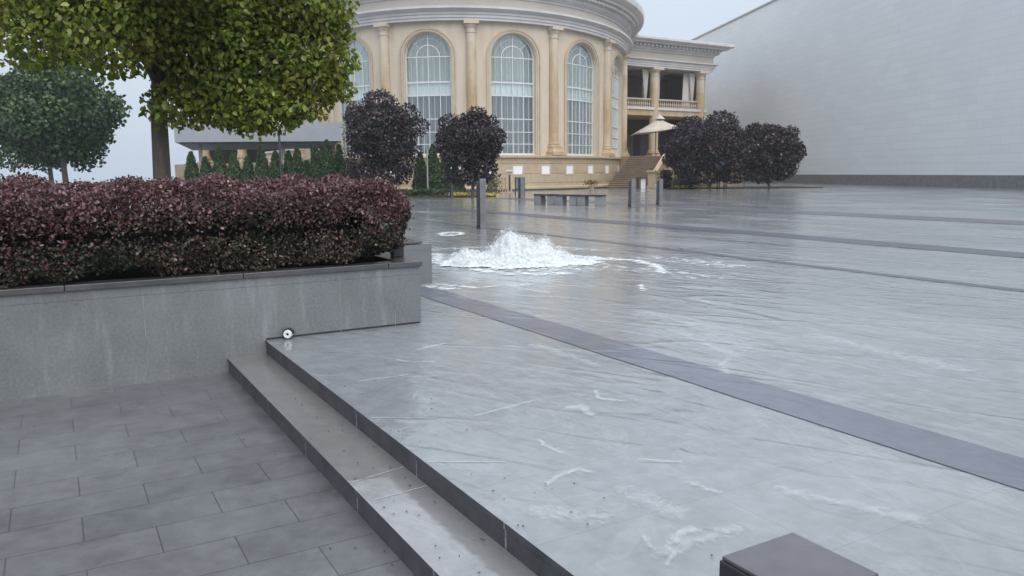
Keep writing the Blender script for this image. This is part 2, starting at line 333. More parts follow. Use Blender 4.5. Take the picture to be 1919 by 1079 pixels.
# ------------------------------------------------------------------ leaves
LEAF = np.array([(0, 0, 0), (.32, .30, .06), (.26, .72, .05), (0, 1, -.06), (-.26, .72, .05), (-.32, .30, .06)], float)
def leaves(name, pts, nrm, size, rng, mat, parent=None, up=.0, jitter=.9, mats=None, midx=None, wide=1.0):
    N = len(pts); nr = nrm+rng.normal(0, jitter, (N, 3)); nr /= np.linalg.norm(nr, axis=1)[:, None]+1e-9
    t = rng.normal(0, 1, (N, 3)); t[:, 2] += up; t -= nr*(t*nr).sum(1)[:, None]; t /= np.linalg.norm(t, axis=1)[:, None]+1e-9
    b_ = np.cross(nr, t); sz = size*rng.uniform(.6, 1.25, N)
    L = LEAF.copy(); L[:, 0] *= wide
    V = pts[:, None, :]+sz[:, None, None]*(L[None, :, 0:1]*b_[:, None]+L[None, :, 1:2]*t[:, None]+L[None, :, 2:3]*nr[:, None]*2)
    V = V.reshape(-1, 3).astype(np.float32)
    base = np.arange(N)[:, None]*6
    Fc = np.concatenate([base+np.array([[0, 1, 2, 3]]), base+np.array([[0, 3, 4, 5]])], 1).reshape(-1).astype(np.int32)
    me = bpy.data.meshes.new(name); me.vertices.add(len(V)); me.vertices.foreach_set('co', V.reshape(-1))
    me.loops.add(len(Fc)); me.loops.foreach_set('vertex_index', Fc)
    npol = len(Fc)//4; me.polygons.add(npol); me.polygons.foreach_set('loop_start', np.arange(0, len(Fc), 4, dtype=np.int32))
    for m_ in (mats or [mat]): me.materials.append(m_)
    if midx is not None: me.polygons.foreach_set('material_index', np.repeat(midx, 2).astype(np.int32))
    me.update(calc_edges=True)
    o = bpy.data.objects.new(name, me); col.objects.link(o)
    if parent: o.parent = parent
    return o
def blob_points(rng, blobs, N, shell=.55):
    """points in a cluster of ellipsoids (cx,cy,cz,rx,ry,rz), biased to their outside"""
    bl = np.array(blobs, float); wt = bl[:, 3]*bl[:, 4]*bl[:, 5]; wt = wt**.75; wt /= wt.sum()
    k = rng.choice(len(bl), N, p=wt); d = rng.normal(0, 1, (N, 3)); d /= np.linalg.norm(d, axis=1)[:, None]
    r = shell+(1-shell)*rng.random(N)**.6; r = np.where(rng.random(N) < .12, r*rng.uniform(1, 1.18, N), r)
    return bl[k, :3]+d*r[:, None]*bl[k, 3:], d
def crown(rng, c, r, nb, br, flat=.85, bottom=-1.0, power=1.0):
    """blobs scattered through an ellipsoid c,r"""
    B = []
    for i in range(nb):
        d = rng.normal(0, 1, 3); d /= np.linalg.norm(d)
        d[2] = max(d[2], bottom)
        q = rng.uniform(.35, .92)**power; s = br*rng.uniform(.65, 1.25)
        B.append((c[0]+d[0]*r[0]*q, c[1]+d[1]*r[1]*q, c[2]+d[2]*r[2]*q, s, s, s*flat))
    return B

# ================================================================== SETTING
mb = MB(); mb.add([(-400, -400, -.36), (400, -400, -.36), (400, 400, -.36), (-400, 400, -.36)], [(0, 1, 2, 3)])
tag(mb.build('ground', M['low']), kind='structure')
mb = MB(); mb.add([(-60, -60, -.24), (1.2, -60, -.24), (1.2, 7.2, -.24), (-60, 7.2, -.24)], [(0, 1, 2, 3)])
tag(mb.build('lower_paving', M['low'], rz=A30), kind='structure')
mb = MB()
mb.add([(1.475, -60, 0), (300, -60, 0), (300, 7.0, 0), (1.475, 7.0, 0)], [(0, 1, 2, 3)])
mb.add([(-300, 7.0, 0), (300, 7.0, 0), (300, 300, 0), (-300, 300, 0)], [(0, 1, 2, 3)])
tag(mb.build('plaza', M['plaza'], rz=A30), kind='structure')
# steps: two risers and a tread
def step(name, s0, s1, z0, z1, topmat):
    b_ = MB(); t0, t1 = -60, 6.99
    b_.add([(s0, t0, z1), (s1, t0, z1), (s1, t1, z1), (s0, t1, z1)], [(0, 1, 2, 3)], mi=0)
    b_.add([(s0, t0, z1), (s0, t1, z1), (s0, t1, z1-.025), (s0, t0, z1-.025)], [(0, 1, 2, 3)], mi=1)
    b_.add([(s0+.006, t0, z1-.025), (s0+.006, t1, z1-.025), (s0+.006, t1, z0), (s0+.006, t0, z0)], [(0, 1, 2, 3)], mi=1)
    b_.add([(s0, t0, z1-.025), (s0+.006, t0, z1-.025), (s0+.006, t1, z1-.025), (s0, t1, z1-.025)], [(0, 1, 2, 3)], mi=1)
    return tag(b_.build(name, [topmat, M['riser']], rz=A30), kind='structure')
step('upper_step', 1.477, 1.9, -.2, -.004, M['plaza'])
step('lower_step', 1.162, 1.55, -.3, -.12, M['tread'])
# pale grout lines across the tread; on the plaza, bright reflections painted as strips
mb = MB()
def gline(a, b_, w_, z, rng=random.Random(3)):
    n_ = 14; L = []
    dx, dy = b_[0]-a[0], b_[1]-a[1]; ln = math.hypot(dx, dy); nx, ny = -dy/ln, dx/ln
    vs = []
    for i in range(n_+1):
        k = i/n_; hw = w_*(.35+.65*rng.random())*.5; o = rng.uniform(-.002, .002)
        for sgn in (-1, 1): vs.append((a[0]+dx*k+nx*(o+sgn*hw), a[1]+dy*k+ny*(o+sgn*hw), z))
    mb.add(vs, [(2*i, 2*i+2, 2*i+3, 2*i+1) for i in range(n_)])
gline((1.169, 3.645), (1.475, 3.705), .006, -.117); gline((1.2, 3.385), (1.475, 3.41), .006, -.117)
for a, b_, w_ in (((1.494, 4.236), (1.816, 4.02), .007), ((1.487, 3.416), (1.807, 3.215), .009), ((2.375, 2.88), (2.531, 2.768), .007), ((1.50, 5.35), (1.70, 5.25), .005), ((2.0, 5.0), (2.2, 4.9), .005), ((2.2, 5.55), (2.42, 5.42), .006)): gline(a, b_, w_, .004)
tag(mb.build('joint_and_glint_lines', simple('grout_and_glint', (.5, .53, .55), (.34, .36, .38), scale=20, rough=.4, bmp=0), rz=A30), kind='structure')
def strip(name, s0, s1, t0, t1, mat, z=.004, wob=.0):
    b_ = MB(); n_ = 120; vs = []; rg = random.Random(int(s0*10))
    for i in range(n_+1):
        t = t0+(t1-t0)*i/n_; o1, o2 = rg.uniform(-wob, wob), rg.uniform(-wob, wob)
        vs += [(s0+o1, t, z), (s1+o2, t, z)]
    b_.add(vs, [(2*i, 2*i+1, 2*i+3, 2*i+2) for i in range(n_)])
    return tag(b_.build(name, mat, rz=A30), kind='structure')
strip('purple_paving_strip', 3.58, 3.98, -20, 70, M['strip'], wob=.006)
strip('purple_paving_strip', 13.10, 13.93, -30, 80, M['strip_far'], wob=.01)
strip('purple_paving_strip', 20.7, 22.3, -20, 38, M['strip_grey'], wob=.01)
strip('grey_paving_strip', 9.45, 9.66, -20, 60, M['strip_grey'], wob=.03)

# ================================================================== PALACE
EX, EY, EA, EB, PH = -4.712, 83.691, 15.915, 23.448, .02
def ell(t, off):
    x = EA*math.sin(t); y = -EB*math.cos(t); nx = math.sin(t)/EA; ny = -math.cos(t)/EB; L = math.hypot(nx, ny)
    x += off*nx/L; y += off*ny/L; c, s = math.cos(PH), math.sin(PH); return (EX+c*x-s*y, EY+s*x+c*y)
T0, DT = .086, .412
def arc(t):  # arc length from 0
    n_ = 40; return sum(math.sqrt((EA*math.cos(t*(i+.5)/n_))**2+(EB*math.sin(t*(i+.5)/n_))**2) for i in range(n_))*t/n_
def sweep(mb, prof, t0, t1, n_, mi=0, inner=None):
    """profile [(off,z)] swept round the drum"""
    T = [t0+(t1-t0)*i/n_ for i in range(n_+1)]; S = [arc(t) for t in T]
    vs = [(*ell(t, o), z) for t in T for o, z in prof]; m_ = len(prof); fs = []; uv = []
    run = [0]
    for (a, b_), (c, d) in zip(prof, prof[1:]): run.append(run[-1]+math.hypot(c-a, d-b_))
    for i in range(n_):
        for j in range(m_-1):
            fs.append((i*m_+j, (i+1)*m_+j, (i+1)*m_+j+1, i*m_+j+1))
            za, zb = prof[j][1], prof[j+1][1]
            uv.append([(S[i], za), (S[i+1], za), (S[i+1], zb), (S[i], zb)])
    mb.add(vs, fs, uv, mi)
palace = empty('palace', (-4.7, 90, 0), 'cream stucco palace with a round drum of tall arched windows and a columned side wing', 'building')
def part(mb, name, mat, parent=None, **k):
    """geometry is in world space; keep it there under the palace empty"""
    root = parent or palace
    o = mb.build(name, mat, **k); o.parent = root
    off = Vector((0, 0, 0)); q = root
    while q: off += q.location; q = q.parent
    o.location = -off if root is palace else Vector((0, 0, 0)); return o
# subparts have parent whose own location already cancels the palace's
WT, WB, HW = 9.95, 2.72, .113
MPT = 15.95
def arch_outline(hw, rise, zb, zs, nseg=20):
    pts = [(-hw, zb)]
    for i in range(nseg+1):
        a = math.pi*(1-i/nseg); pts.append((hw*math.cos(a), zs+rise*math.sin(a)))
    pts.append((hw, zb)); return pts
HWm = HW*MPT; RISE = 1.72
wins = [T0+DT*(k+.5) for k in range(-4, 3)]
wall = MB(); TOPZ = 12.6
t = -1.57; edges = []
for wc in wins: edges.append((wc-HW, wc+HW))
def wallquads(ta, tb, zlo, n_):
    for i in range(n_):
        a, b_ = ta+(tb-ta)*i/n_, ta+(tb-ta)*(i+1)/n_
        z0a, z0b = zlo(a), zlo(b_)
        wall.add([(*ell(a, 0), z0a), (*ell(b_, 0), z0b), (*ell(b_, 0), TOPZ), (*ell(a, 0), TOPZ)], [(0, 1, 2, 3)])
cur = -1.57
for a, b_ in edges:
    wallquads(cur, a, lambda q: 2.6, 8); wc = (a+b_)/2
    for i in range(20):   # follow the arch samples
        a0, a1 = math.pi*(1-i/20), math.pi*(1-(i+1)/20)
        x0, x1 = wc+HW*math.cos(a0), wc+HW*math.cos(a1)
        wall.add([(*ell(x0, 0), WT+RISE*math.sin(a0)), (*ell(x1, 0), WT+RISE*math.sin(a1)), (*ell(x1, 0), TOPZ), (*ell(x0, 0), TOPZ)], [(0, 1, 2, 3)])
    wall.add([(*ell(a, 0), 2.6), (*ell(b_, 0), 2.6), (*ell(b_, 0), WB), (*ell(a, 0), WB)], [(0, 1, 2, 3)])
    ol = arch_outline(HW, RISE, WB, WT, 20); m_ = len(ol)
    vs = []
    for x, z in ol:
        for o in (0, -.55): vs.append((*ell(wc+x, o), z))
    wall.add(vs, [(2*i, 2*i+1, 2*i+3, 2*i+2) for i in range(m_-1)]+[(0, 1, 2*m_-1, 2*m_-2)])
    cur = b_
wallquads(cur, 1.57, lambda q: 2.6, 8)
part(wall, 'wall', M['stucco'])
# plinth
pl = MB()
sweep(pl, [(.76, 0), (.76, .26), (.62, .32), (.62, .55), (.585, .55), (.585, .6), (.62, .6), (.62, 1.26), (.585, 1.26), (.585, 1.31), (.62, 1.31), (.62, 2.02), (.585, 2.02), (.585, 2.07), (.62, 2.07), (.62, 2.42), (.7, 2.46), (.82, 2.5), (.82, 2.64), (.7, 2.68), (-.6, 2.7)], -1.57, 1.57, 90)
part(pl, 'plinth', M['plinth'])
pl = MB(); sweep(pl, [(.80, 0), (.80, .12), (.7, .121)], -1.57, 1.57, 90); part(pl, 'base_course', M['cap'])
# entablature
en = MB()
low = [(-.1, 12.43), (.42, 12.43), (.42, 12.60), (.5, 12.62), (.5, 12.82), (.58, 12.84), (.58, 13.0), (.68, 13.04), (.84, 13.16), (.95, 13.2), (.95, 13.36), (.35, 13.42)]
sweep(en, low, -1.57, 1.57, 110); part(en, 'lower_cornice', M['trim'], smooth=True)
en = MB(); sweep(en, [(.35, 13.42), (.35, 14.05)], -1.57, 1.57, 110); part(en, 'frieze', M['frieze'])
en = MB(); sweep(en, [(.35, 14.05), (.46, 14.07), (.46, 14.2), (.6, 14.24), (.72, 14.36), (.85, 14.4), (.85, 14.62), (.9, 14.64), (.9, 14.9), (1.45, 14.94), (1.5, 15.12), (1.72, 15.2), (1.9, 15.38), (1.96, 15.42), (2.0, 15.6), (2.0, 15.9), (1.9, 15.95), (-3, 16.1)], -1.57, 1.57, 110)
uc = part(en, 'upper_cornice', M['trim'], smooth=True)
de = MB(); k = -1.55
while k < 1.55:
    m_ = math.sqrt((EA*math.cos(k))**2+(EB*math.sin(k))**2); d = .17/m_
    a = [ell(k-d, .9), ell(k+d, .9), ell(k+d, 1.22), ell(k-d, 1.22)]
    de.prism(a, 14.66, 14.9); k += .42/m_
part(de, 'dentil_band', M['trim'])
rf = MB(); pts = [ell(-1.57+3.14*i/60, -2.9) for i in range(61)]
rf.add([(*q, 16.1) for q in pts]+[(-4.7, 92, 17.5)], [(i, i+1, 61) for i in range(60)]); part(rf, 'roof', M['roof'])
# columns (engaged) round the drum
def column_mb(c, z0, z1, r, ang, plinth=True):
    b_ = MB(); h = z1-z0
    b_.box((c[0], c[1], z0+.13), (1.36, 1.36, .26), ang); b_.box((c[0], c[1], z0+.38), (1.26, 1.26, .24), ang, taper=.82)
    b_.box((c[0], c[1], z0+.56), (1.02, 1.02, .12), ang)
    b_.lathe((c[0], c[1], z0), [(r*1.32, .62), (r*1.36, .68), (r*1.32, .74), (r*1.16, .77), (r*1.12, .83), (r*1.22, .87), (r*1.2, .92), (r*1.02, .96), (r, 1.02), (r*.99, h*.4), (r*.9, h-.86), (r*1.02, h-.85), (r*1.02, h-.79), (r*.9, h-.77), (r*.92, h-.5), (r*1.05, h-.48), (r*1.2, h-.34), (r*1.32, h-.25)], 28)
    b_.box((c[0], c[1], z1-.125), (r*2.9, r*2.9, .245), ang)
    return b_
for k in range(-3, 4):
    tt = T0+DT*k; c = ell(tt, .12); nx = math.sin(tt)/EA; ny = -math.cos(tt)/EB
    part(column_mb(c, 2.7, 12.43, .385, math.atan2(ny, nx)+PH), 'column', M['column'], smooth=True)
# ---- windows
def onw(wc, x, z, off): return (*ell(wc+x/MPT, off), z)
def bar(mb, wc, pts, wd, o0, o1):
    """rectangular bar along a polyline of (x,z) on the window face"""
    n_ = len(pts); vs = []
    for i, (x, z) in enumerate(pts):
        a = pts[max(i-1, 0)]; b_ = pts[min(i+1, n_-1)]; dx, dz = b_[0]-a[0], b_[1]-a[1]; L = math.hypot(dx, dz) or 1
        px, pz = -dz/L*wd/2, dx/L*wd/2
        for sx, oo in ((-1, o0), (1, o0), (1, o1), (-1, o1)): vs.append(onw(wc, x+px*sx, z+pz*sx, oo))
    fs = [(0, 1, 2, 3), tuple(4*(n_-1)+q for q in (3, 2, 1, 0))]
    for i in range(n_-1):
        for q in range(4): fs.append((4*i+q, 4*i+(q+1) % 4, 4*i+4+(q+1) % 4, 4*i+4+q))
    mb.add(vs, fs)
def seg(a, b_, n_=6): return [(a[0]+(b_[0]-a[0])*i/n_, a[1]+(b_[1]-a[1])*i/n_) for i in range(n_+1)]
def cyc(hw, rise, zs, a0=180, a1=0, n_=18): return [(hw*math.cos(R(a0+(a1-a0)*i/n_)), zs+rise*math.sin(R(a0+(a1-a0)*i/n_))) for i in range(n_+1)]
rw = random.Random(5)
for wi, wc in enumerate(wins):
    h = HWm; tr_ = MB()
    ol = [(x*MPT, z) for x, z in arch_outline(HW*1.085, RISE*1.085, WB, WT, 24)]
    bar(tr_, wc, ol, .17, -.02, .07)
    ol = [(x*MPT, z) for x, z in arch_outline(HW*1.17, RISE*1.16, WB, WT, 24)]
    bar(tr_, wc, ol, .10, -.02, .11)
    part(tr_, 'arch_moulding', M['archtrim'])
    fr_ = MB(); o0, o1 = -.40, -.30
    ol = arch_outline(h-.04, RISE-.04, WB+.05, WT, 24); bar(fr_, wc, ol, .10, o0, o1); bar(fr_, wc, seg((-h, WB+.06), (h, WB+.06)), .14, o0, -.24)
    for x in (-.5*h, 0, .5*h): bar(fr_, wc, seg((x, WB+.1), (x, WT), 3), .062, o0+.005, o1-.005)
    for x in (-.75*h, -.25*h, .25*h, .75*h): bar(fr_, wc, seg((x, WB+.1), (x, WT), 3), .022, o0+.015, o1-.015)
    bar(fr_, wc, [(0, WT), (0, WT+RISE-.05)], .075, o0+.004, o1-.006)
    bar(fr_, wc, cyc(h*.5, RISE*.5, WT), .07, o0+.007, o1-.007)
    bar(fr_, wc, cyc(h*.78, RISE*.78, WT), .03, o0+.018, o1-.018)
    for ang in (45, 135): bar(fr_, wc, [(h*.5*math.cos(R(ang)), WT+RISE*.5*math.sin(R(ang))), (h*.97*math.cos(R(ang)), WT+RISE*.97*math.sin(R(ang)))], .03, o0+.02, o1-.02)
    for z, wd in ((WT, .07), (8.12, .12), (7.15, .10), (5.42, .075), (4.45, .055), (3.55, .055)): bar(fr_, wc, seg((-h+.02, z), (h-.02, z)), wd, o0+.002, o1+.01)
    part(fr_, 'window_frame', M['white'])
    gl_ = MB(); cols_ = 12; ol = arch_outline(h-.02, RISE-.02, WB, WT, 24)
    vs = [onw(wc, 0, 6, -.36)]+[onw(wc, x, z, -.36) for x, z in ol]
    # strips keep the pane on the curve
    gl_ = MB()
    for i in range(24):
        a0, a1 = math.pi*(1-i/24), math.pi*(1-(i+1)/24); x0, x1 = (h-.02)*math.cos(a0), (h-.02)*math.cos(a1)
        gl_.add([onw(wc, x0, WB, -.36), onw(wc, x1, WB, -.36), onw(wc, x1, WT+(RISE-.02)*math.sin(a1), -.36), onw(wc, x0, WT+(RISE-.02)*math.sin(a0), -.36)], [(0, 1, 2, 3)])
    g_ = part(gl_, 'window_glass', M['glass'], smooth=True)
    sp_ = MB()
    for i in range(6):
        x0, x1 = -h-.1+(2*h+.2)*i/6, -h-.1+(2*h+.2)*(i+1)/6
        vs = [onw(wc, x, z, o) for x in (x0, x1) for o in (-.5, -.56) for z in (7.2, 8.05)]
        sp_.add(vs, [(0, 4, 5, 1), (2, 3, 7, 6), (1, 5, 7, 3), (0, 2, 6, 4)])
    part(sp_, 'floor_band', M['spandrel'])
    def curtain(z0, z1, mat, nm, amp, seed, gap=None):
        c_ = MB(); rr = random.Random(seed); n_ = 90; vs = []; ph = rr.uniform(0, 6)
        for i in range(n_+1):
            x = -h-.25+(2*h+.5)*i/n_; o = -.86+amp*math.sin(i*1.15+ph+.8*math.sin(i*.31+ph))+amp*.4*math.sin(i*.47)
            for z in (z0, (z0+z1)/2, z1): vs.append(onw(wc, x, z, o))
        c_.add(vs, [(3*i+q, 3*i+3+q, 3*i+4+q, 3*i+1+q) for i in range(n_) for q in (0, 1) if not (gap and gap[0] < i < gap[1] and q == 0)])
        part(c_, nm, mat, smooth=True)
    curtain(8.1, 12.2, M['curtain'], 'sheer_curtain', .10, wi)
    curtain(2.8, 7.15, M['curtain_dark'], 'lower_curtain', .13, wi+20)
# small white plinth windows
for tt in (-.98, -.84, -.7, -.56, -.42, -.28, -.135, .005, .146, .288, .429, .568, .713, .863, 1.01):
    m_ = math.sqrt((EA*math.cos(tt))**2+(EB*math.sin(tt))**2); d = .36/m_; f_ = MB(); pn = MB()
    for (a, b_, z0, z1) in ((-1.35, -1, 1.15, 2.0), (1, 1.35, 1.15, 2.0), (-1, 1, 1.88, 2.0), (-1, 1, 1.15, 1.26)):
        f_.prism([ell(tt+a*d, .55), ell(tt+b_*d, .55), ell(tt+b_*d, .645), ell(tt+a*d, .645)][::-1], z0, z1)
    pf = part(f_, 'plinth_window', M['archtrim'])
    pn.prism([ell(tt-d, .5), ell(tt+d, .5), ell(tt+d, .63), ell(tt-d, .63)][::-1], 1.262, 1.878)
    part(pn, 'pane', M['whitepanel'], parent=pf)
# ---- wings
def wing(P0, A, N, L, cols, full):
    """P0 start of the facade line, A along, N outward (towards the plaza)"""
    def at(k, o, z=None):
        q = (P0[0]+A[0]*k+N[0]*o, P0[1]+A[1]*k+N[1]*o); return q if z is None else (*q, z)
    flip = (A[0]*N[1]-A[1]*N[0]) > 0
    def prof(pr, name, mat, k0=-5, k1=L):
        b_ = MB(); n_ = len(pr)
        vs = [at(k0, o, z) for o, z in pr]+[at(k1+max(o, 0), o, z) for o, z in pr]+[at(k1+max(o, 0), -6.5, z) for o, z in pr]
        fs = [(j, n_+j, n_+j+1, j+1) for j in range(n_-1)]+[(n_+j, 2*n_+j, 2*n_+j+1, n_+j+1) for j in range(n_-1)]
        uv = [[(0, pr[j][1]), (L, pr[j][1]), (L, pr[j+1][1]), (0, pr[j+1][1])] for j in range(n_-1)]*2
        b_.add(vs, fs, uv); return part(b_, name, mat)
    prof([(-.9, 12.4), (0, 12.4), (0, 12.58), (.08, 12.6), (.08, 12.78), (.16, 12.8), (.16, 12.98), (.42, 13.12), (.42, 13.22), (-.05, 13.28)], 'lower_cornice', M['trim'])
    prof([(-.05, 13.28), (-.05, 13.98)], 'frieze', M['frieze'])
    prof([(-.05, 13.98), (.1, 14.0), (.1, 14.12), (.35, 14.22), (.45, 14.3), (.45, 14.46), (.6, 14.5), (.6, 14.66), (1.15, 14.7), (1.2, 14.84), (1.45, 14.9), (1.6, 15.02), (1.6, 15.26), (1.5, 15.3), (-6.5, 15.4)], 'upper_cornice', M['trim'])
    d_ = MB(); k = -1.0
    while k < L: d_.prism([at(k, .6), at(k+.3, .6), at(k+.3, .85), at(k, .85)], 14.46, 14.64); k += .55
    part(d_, 'dentil_band', M['trim'])
    def slab(k0, k1, o0, o1, z0, z1, name, mat):
        b_ = MB(); b_.prism([at(k0, o0), at(k1, o0), at(k1, o1), at(k0, o1)], z0, z1); return part(b_, name, mat)
    slab(-5, L-.3, -6.4, -.9, 12.2, 12.398, 'porch_ceiling', M['soffit'])
    for q in (1.2, 5.0, 8.5): slab(q, q+1.4, -3.9, -2.6, 12.05, 12.198, 'ceiling_lamp', M['inner_dark'])
    slab(-5, L-.8, -6.4, -.25, 7.35, 8.15, 'balcony_floor', M['column'])
    slab(-5, L-.7, -.25, -.12, 7.95, 8.2, 'balcony_edge', M['trim'])
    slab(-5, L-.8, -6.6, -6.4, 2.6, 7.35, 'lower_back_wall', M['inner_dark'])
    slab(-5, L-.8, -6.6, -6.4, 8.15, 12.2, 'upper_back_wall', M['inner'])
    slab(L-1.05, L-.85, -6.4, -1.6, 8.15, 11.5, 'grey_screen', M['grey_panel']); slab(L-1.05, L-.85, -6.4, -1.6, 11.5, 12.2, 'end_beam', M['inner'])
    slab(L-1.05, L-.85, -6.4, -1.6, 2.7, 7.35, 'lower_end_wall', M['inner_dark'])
    for q, z, s_, h_ in ((.9, 10.0, .7, .5), (.8, 9.25, .8, .45), (2.2, 9.8, .55, .3), (3.4, 10.0, .6, .5), (3.3, 9.2, .65, .7), (2.3, 9.1, .3, .5)): slab(q-.6, q-.6+s_, -6.4, -6.34, z-h_/2, z+h_/2, 'picture', M['black'])
    for k in cols: 
        c = at(k, -.55); part(column_mb(c, 2.7, 12.4, .52, math.atan2(A[1], A[0])), 'column', M['column'], smooth=True)
    # balustrade between the columns
    for a, b_ in zip(cols, cols[1:]):
        rl = MB(); rl.prism([at(a+.5, -.7), at(b_-.5, -.7), at(b_-.5, -.42), at(a+.5, -.42)], 9.02, 9.16)
        rl.prism([at(a+.5, -.68), at(b_-.5, -.68), at(b_-.5, -.44), at(a+.5, -.44)], 8.16, 8.28)
        r_ = part(rl, 'balcony_rail', M['rail']); bl = MB(); q = a+.68
        n_b = 0
        bb = MB()
        while q < b_-.6:
            c = at(q, -.56); bb.lathe((c[0], c[1], 8.28), [(.09, 0), (.09, .05), (.055, .1), (.1, .26), (.085, .36), (.045, .5), (.05, .62), (.085, .68), (.085, .74)], 8); q += .29
        part(bb, 'balusters', M['rail'], parent=r_)
    def drape(k, o, w0, w1, z0, z1):
        b_ = MB(); n_ = 18; vs = []
        for j in range(9):
            f = j/8; z = z1+(z0-z1)*f; wd = w0+(w1-w0)*min(1, f*1.25)
            for i in range(n_+1): vs.append(at(k+wd*(i/n_-.5), o+.08*math.sin(i*1.6), z))
        b_.add(vs, [(j*(n_+1)+i, j*(n_+1)+i+1, (j+1)*(n_+1)+i+1, (j+1)*(n_+1)+i) for j in range(8) for i in range(n_)]); part(b_, 'drape', M['drape'], smooth=True)
    for k in cols:
        drape(k-.95, -.9, .95, .3, 8.5, 12.25); drape(k+.9, -.9, .5, .3, 8.4, 12.25)
    drape(cols[-1]-1.5, -1.2, 1.0, 1.25, 8.4, 12.25)
    drape(.75, -4, .9, .9, 8.3, 12); drape(6.2, -4.8, .45, .5, 8.3, 11.5)
    for q in (1.2, 4.2, 7.2): 
        dd = slab(q, q+1.9, -6.4, -6.3, 2.72, 5.6, 'door', M['black']) if False else slab(q, q+1.9, -6.4, -6.3, 2.72, 5.6, 'door', M['grey_panel'])
wing((12.55, 85.3), (.846, .534), (.534, -.846), 12.35, [-2.6, 3.97, 10.9], True)
wing((-22.2, 86.6), (-.846, .534), (-.534, -.846), 19.5, [-2.6, 3.97, 10.9, 17.6], False)
tb = MB()
tb.prism([(9.0, 72.2), (10.6, 70.85), (13.25, 69.65), (17.5, 82), (26.5, 90.5), (24, 97), (9, 97)], 0, 2.7)
part(tb, 'terrace', M['plinth'])
tb = MB(); tb.prism([(-17.9, 72.5), (-18.0, 97), (-42, 102), (-41, 97.5), (-28, 88), (-20.5, 74.5)], 0, 2.7)
part(tb, 'terrace', M['plinth'])
body = MB(); body.prism([(-35, 104.5), (-18, 94), (8, 92.2), (18.6, 98.6), (24, 125), (-35, 125)], 0, 14.6)
part(body, 'rear_block', M['stucco'])
# ---- stairs
sr = MB(); fa = MB(); NS = 16; L0, L1 = (8.0, 66.6), (10.6, 70.85); R0_, R1_ = (11.3, 65.2), (13.25, 69.65)
def lerp(a, b_, f): return (a[0]+(b_[0]-a[0])*f, a[1]+(b_[1]-a[1])*f)
for i in range(NS):
    a, b_ = lerp(L0, L1, i/NS), lerp(R0_, R1_, i/NS); c, d = lerp(L0, L1, 1), lerp(R0_, R1_, 1)
    z0, z1 = 2.7*i/NS, 2.7*(i+1)/NS
    ux, uy = (b_[0]-a[0]), (b_[1]-a[1]); L = math.hypot(ux, uy); nx, ny = uy/L, -ux/L
    sr.prism([(a[0]+nx*.03, a[1]+ny*.03), (b_[0]+nx*.03, b_[1]+ny*.03), d, c], z1-.05, z1-.002 if i == NS-1 else z1, mi=0)
    sr.prism([a, b_, d, c], z0, z1-.05, mi=1)
part(sr, 'staircase', [M['steps'], M['stepface']])
ck = MB(); a, b_ = (11.35, 65.15), (13.35, 69.6); dx, dy = (b_[0]-a[0]), (b_[1]-a[1]); L = math.hypot(dx, dy); ux, uy = dx/L, dy/L; px, py = uy, -ux
vs = []
for (q, o) in ((0, 0), (0, .3)):
    for k, z in ((0, 0), (L, 0), (L, 2.75), (.5, .95), (0, .95)): vs.append((a[0]+ux*k+px*o, a[1]+uy*k+py*o, z))
ck.add(vs, [(0, 1, 2, 3, 4), (9, 8, 7, 6, 5), (0, 5, 6, 1), (1, 6, 7, 2), (2, 7, 8, 3), (3, 8, 9, 4), (4, 9, 5, 0)])
ckp = part(ck, 'stair_cheek', M['plinth'])
cp = MB(); vs = []
for o in (-.04, .34):
    for k, z in ((.3, .93), (L+.1, 2.80), (L+.1, 2.95), (.3, 1.09)): vs.append((a[0]+ux*k+px*o, a[1]+uy*k+py*o, z))
cp.add(vs, [(0, 1, 2, 3), (7, 6, 5, 4), (0, 4, 5, 1), (3, 2, 6, 7), (0, 3, 7, 4), (1, 5, 6, 2)]); part(cp, 'sloping_cap', M['column'], parent=ckp)
pd = MB(); c = (11.35+.2, 64.95); ang = math.atan2(uy, ux)
pd.box((*c, .12), (.82, .82, .24), ang); pd.box((*c, .76), (.66, .66, 1.04), ang); pd.box((*c, 1.36), (.86, .86, .16), ang)
part(pd, 'stair_pedestal', M['column'], bevel=.02)
# left porch balustrade
lb = MB(); a, b_ = (-19.6, 74.5), (-27.6, 88)
dx, dy = b_[0]-a[0], b_[1]-a[1]; L = math.hypot(dx, dy); ux, uy = dx/L, dy/L; nx, ny = uy, -ux
def lp(k, o): return (a[0]+ux*k+nx*o, a[1]+uy*k+ny*o)
lb.prism([lp(0, -.15), lp(L, -.15), lp(L, .15), lp(0, .15)], 3.62, 3.8); lb.prism([lp(0, -.14), lp(L, -.14), lp(L, .14), lp(0, .14)], 2.72, 2.86)
lbo = part(lb, 'porch_rail', M['trim']); bb = MB(); q = .2
while q < L: bb.lathe((*lp(q, 0), 2.86), [(.1, 0), (.06, .1), (.12, .28), (.06, .52), (.1, .7), (.1, .76)], 8); q += .36
part(bb, 'balusters', M['rail'], parent=lbo)

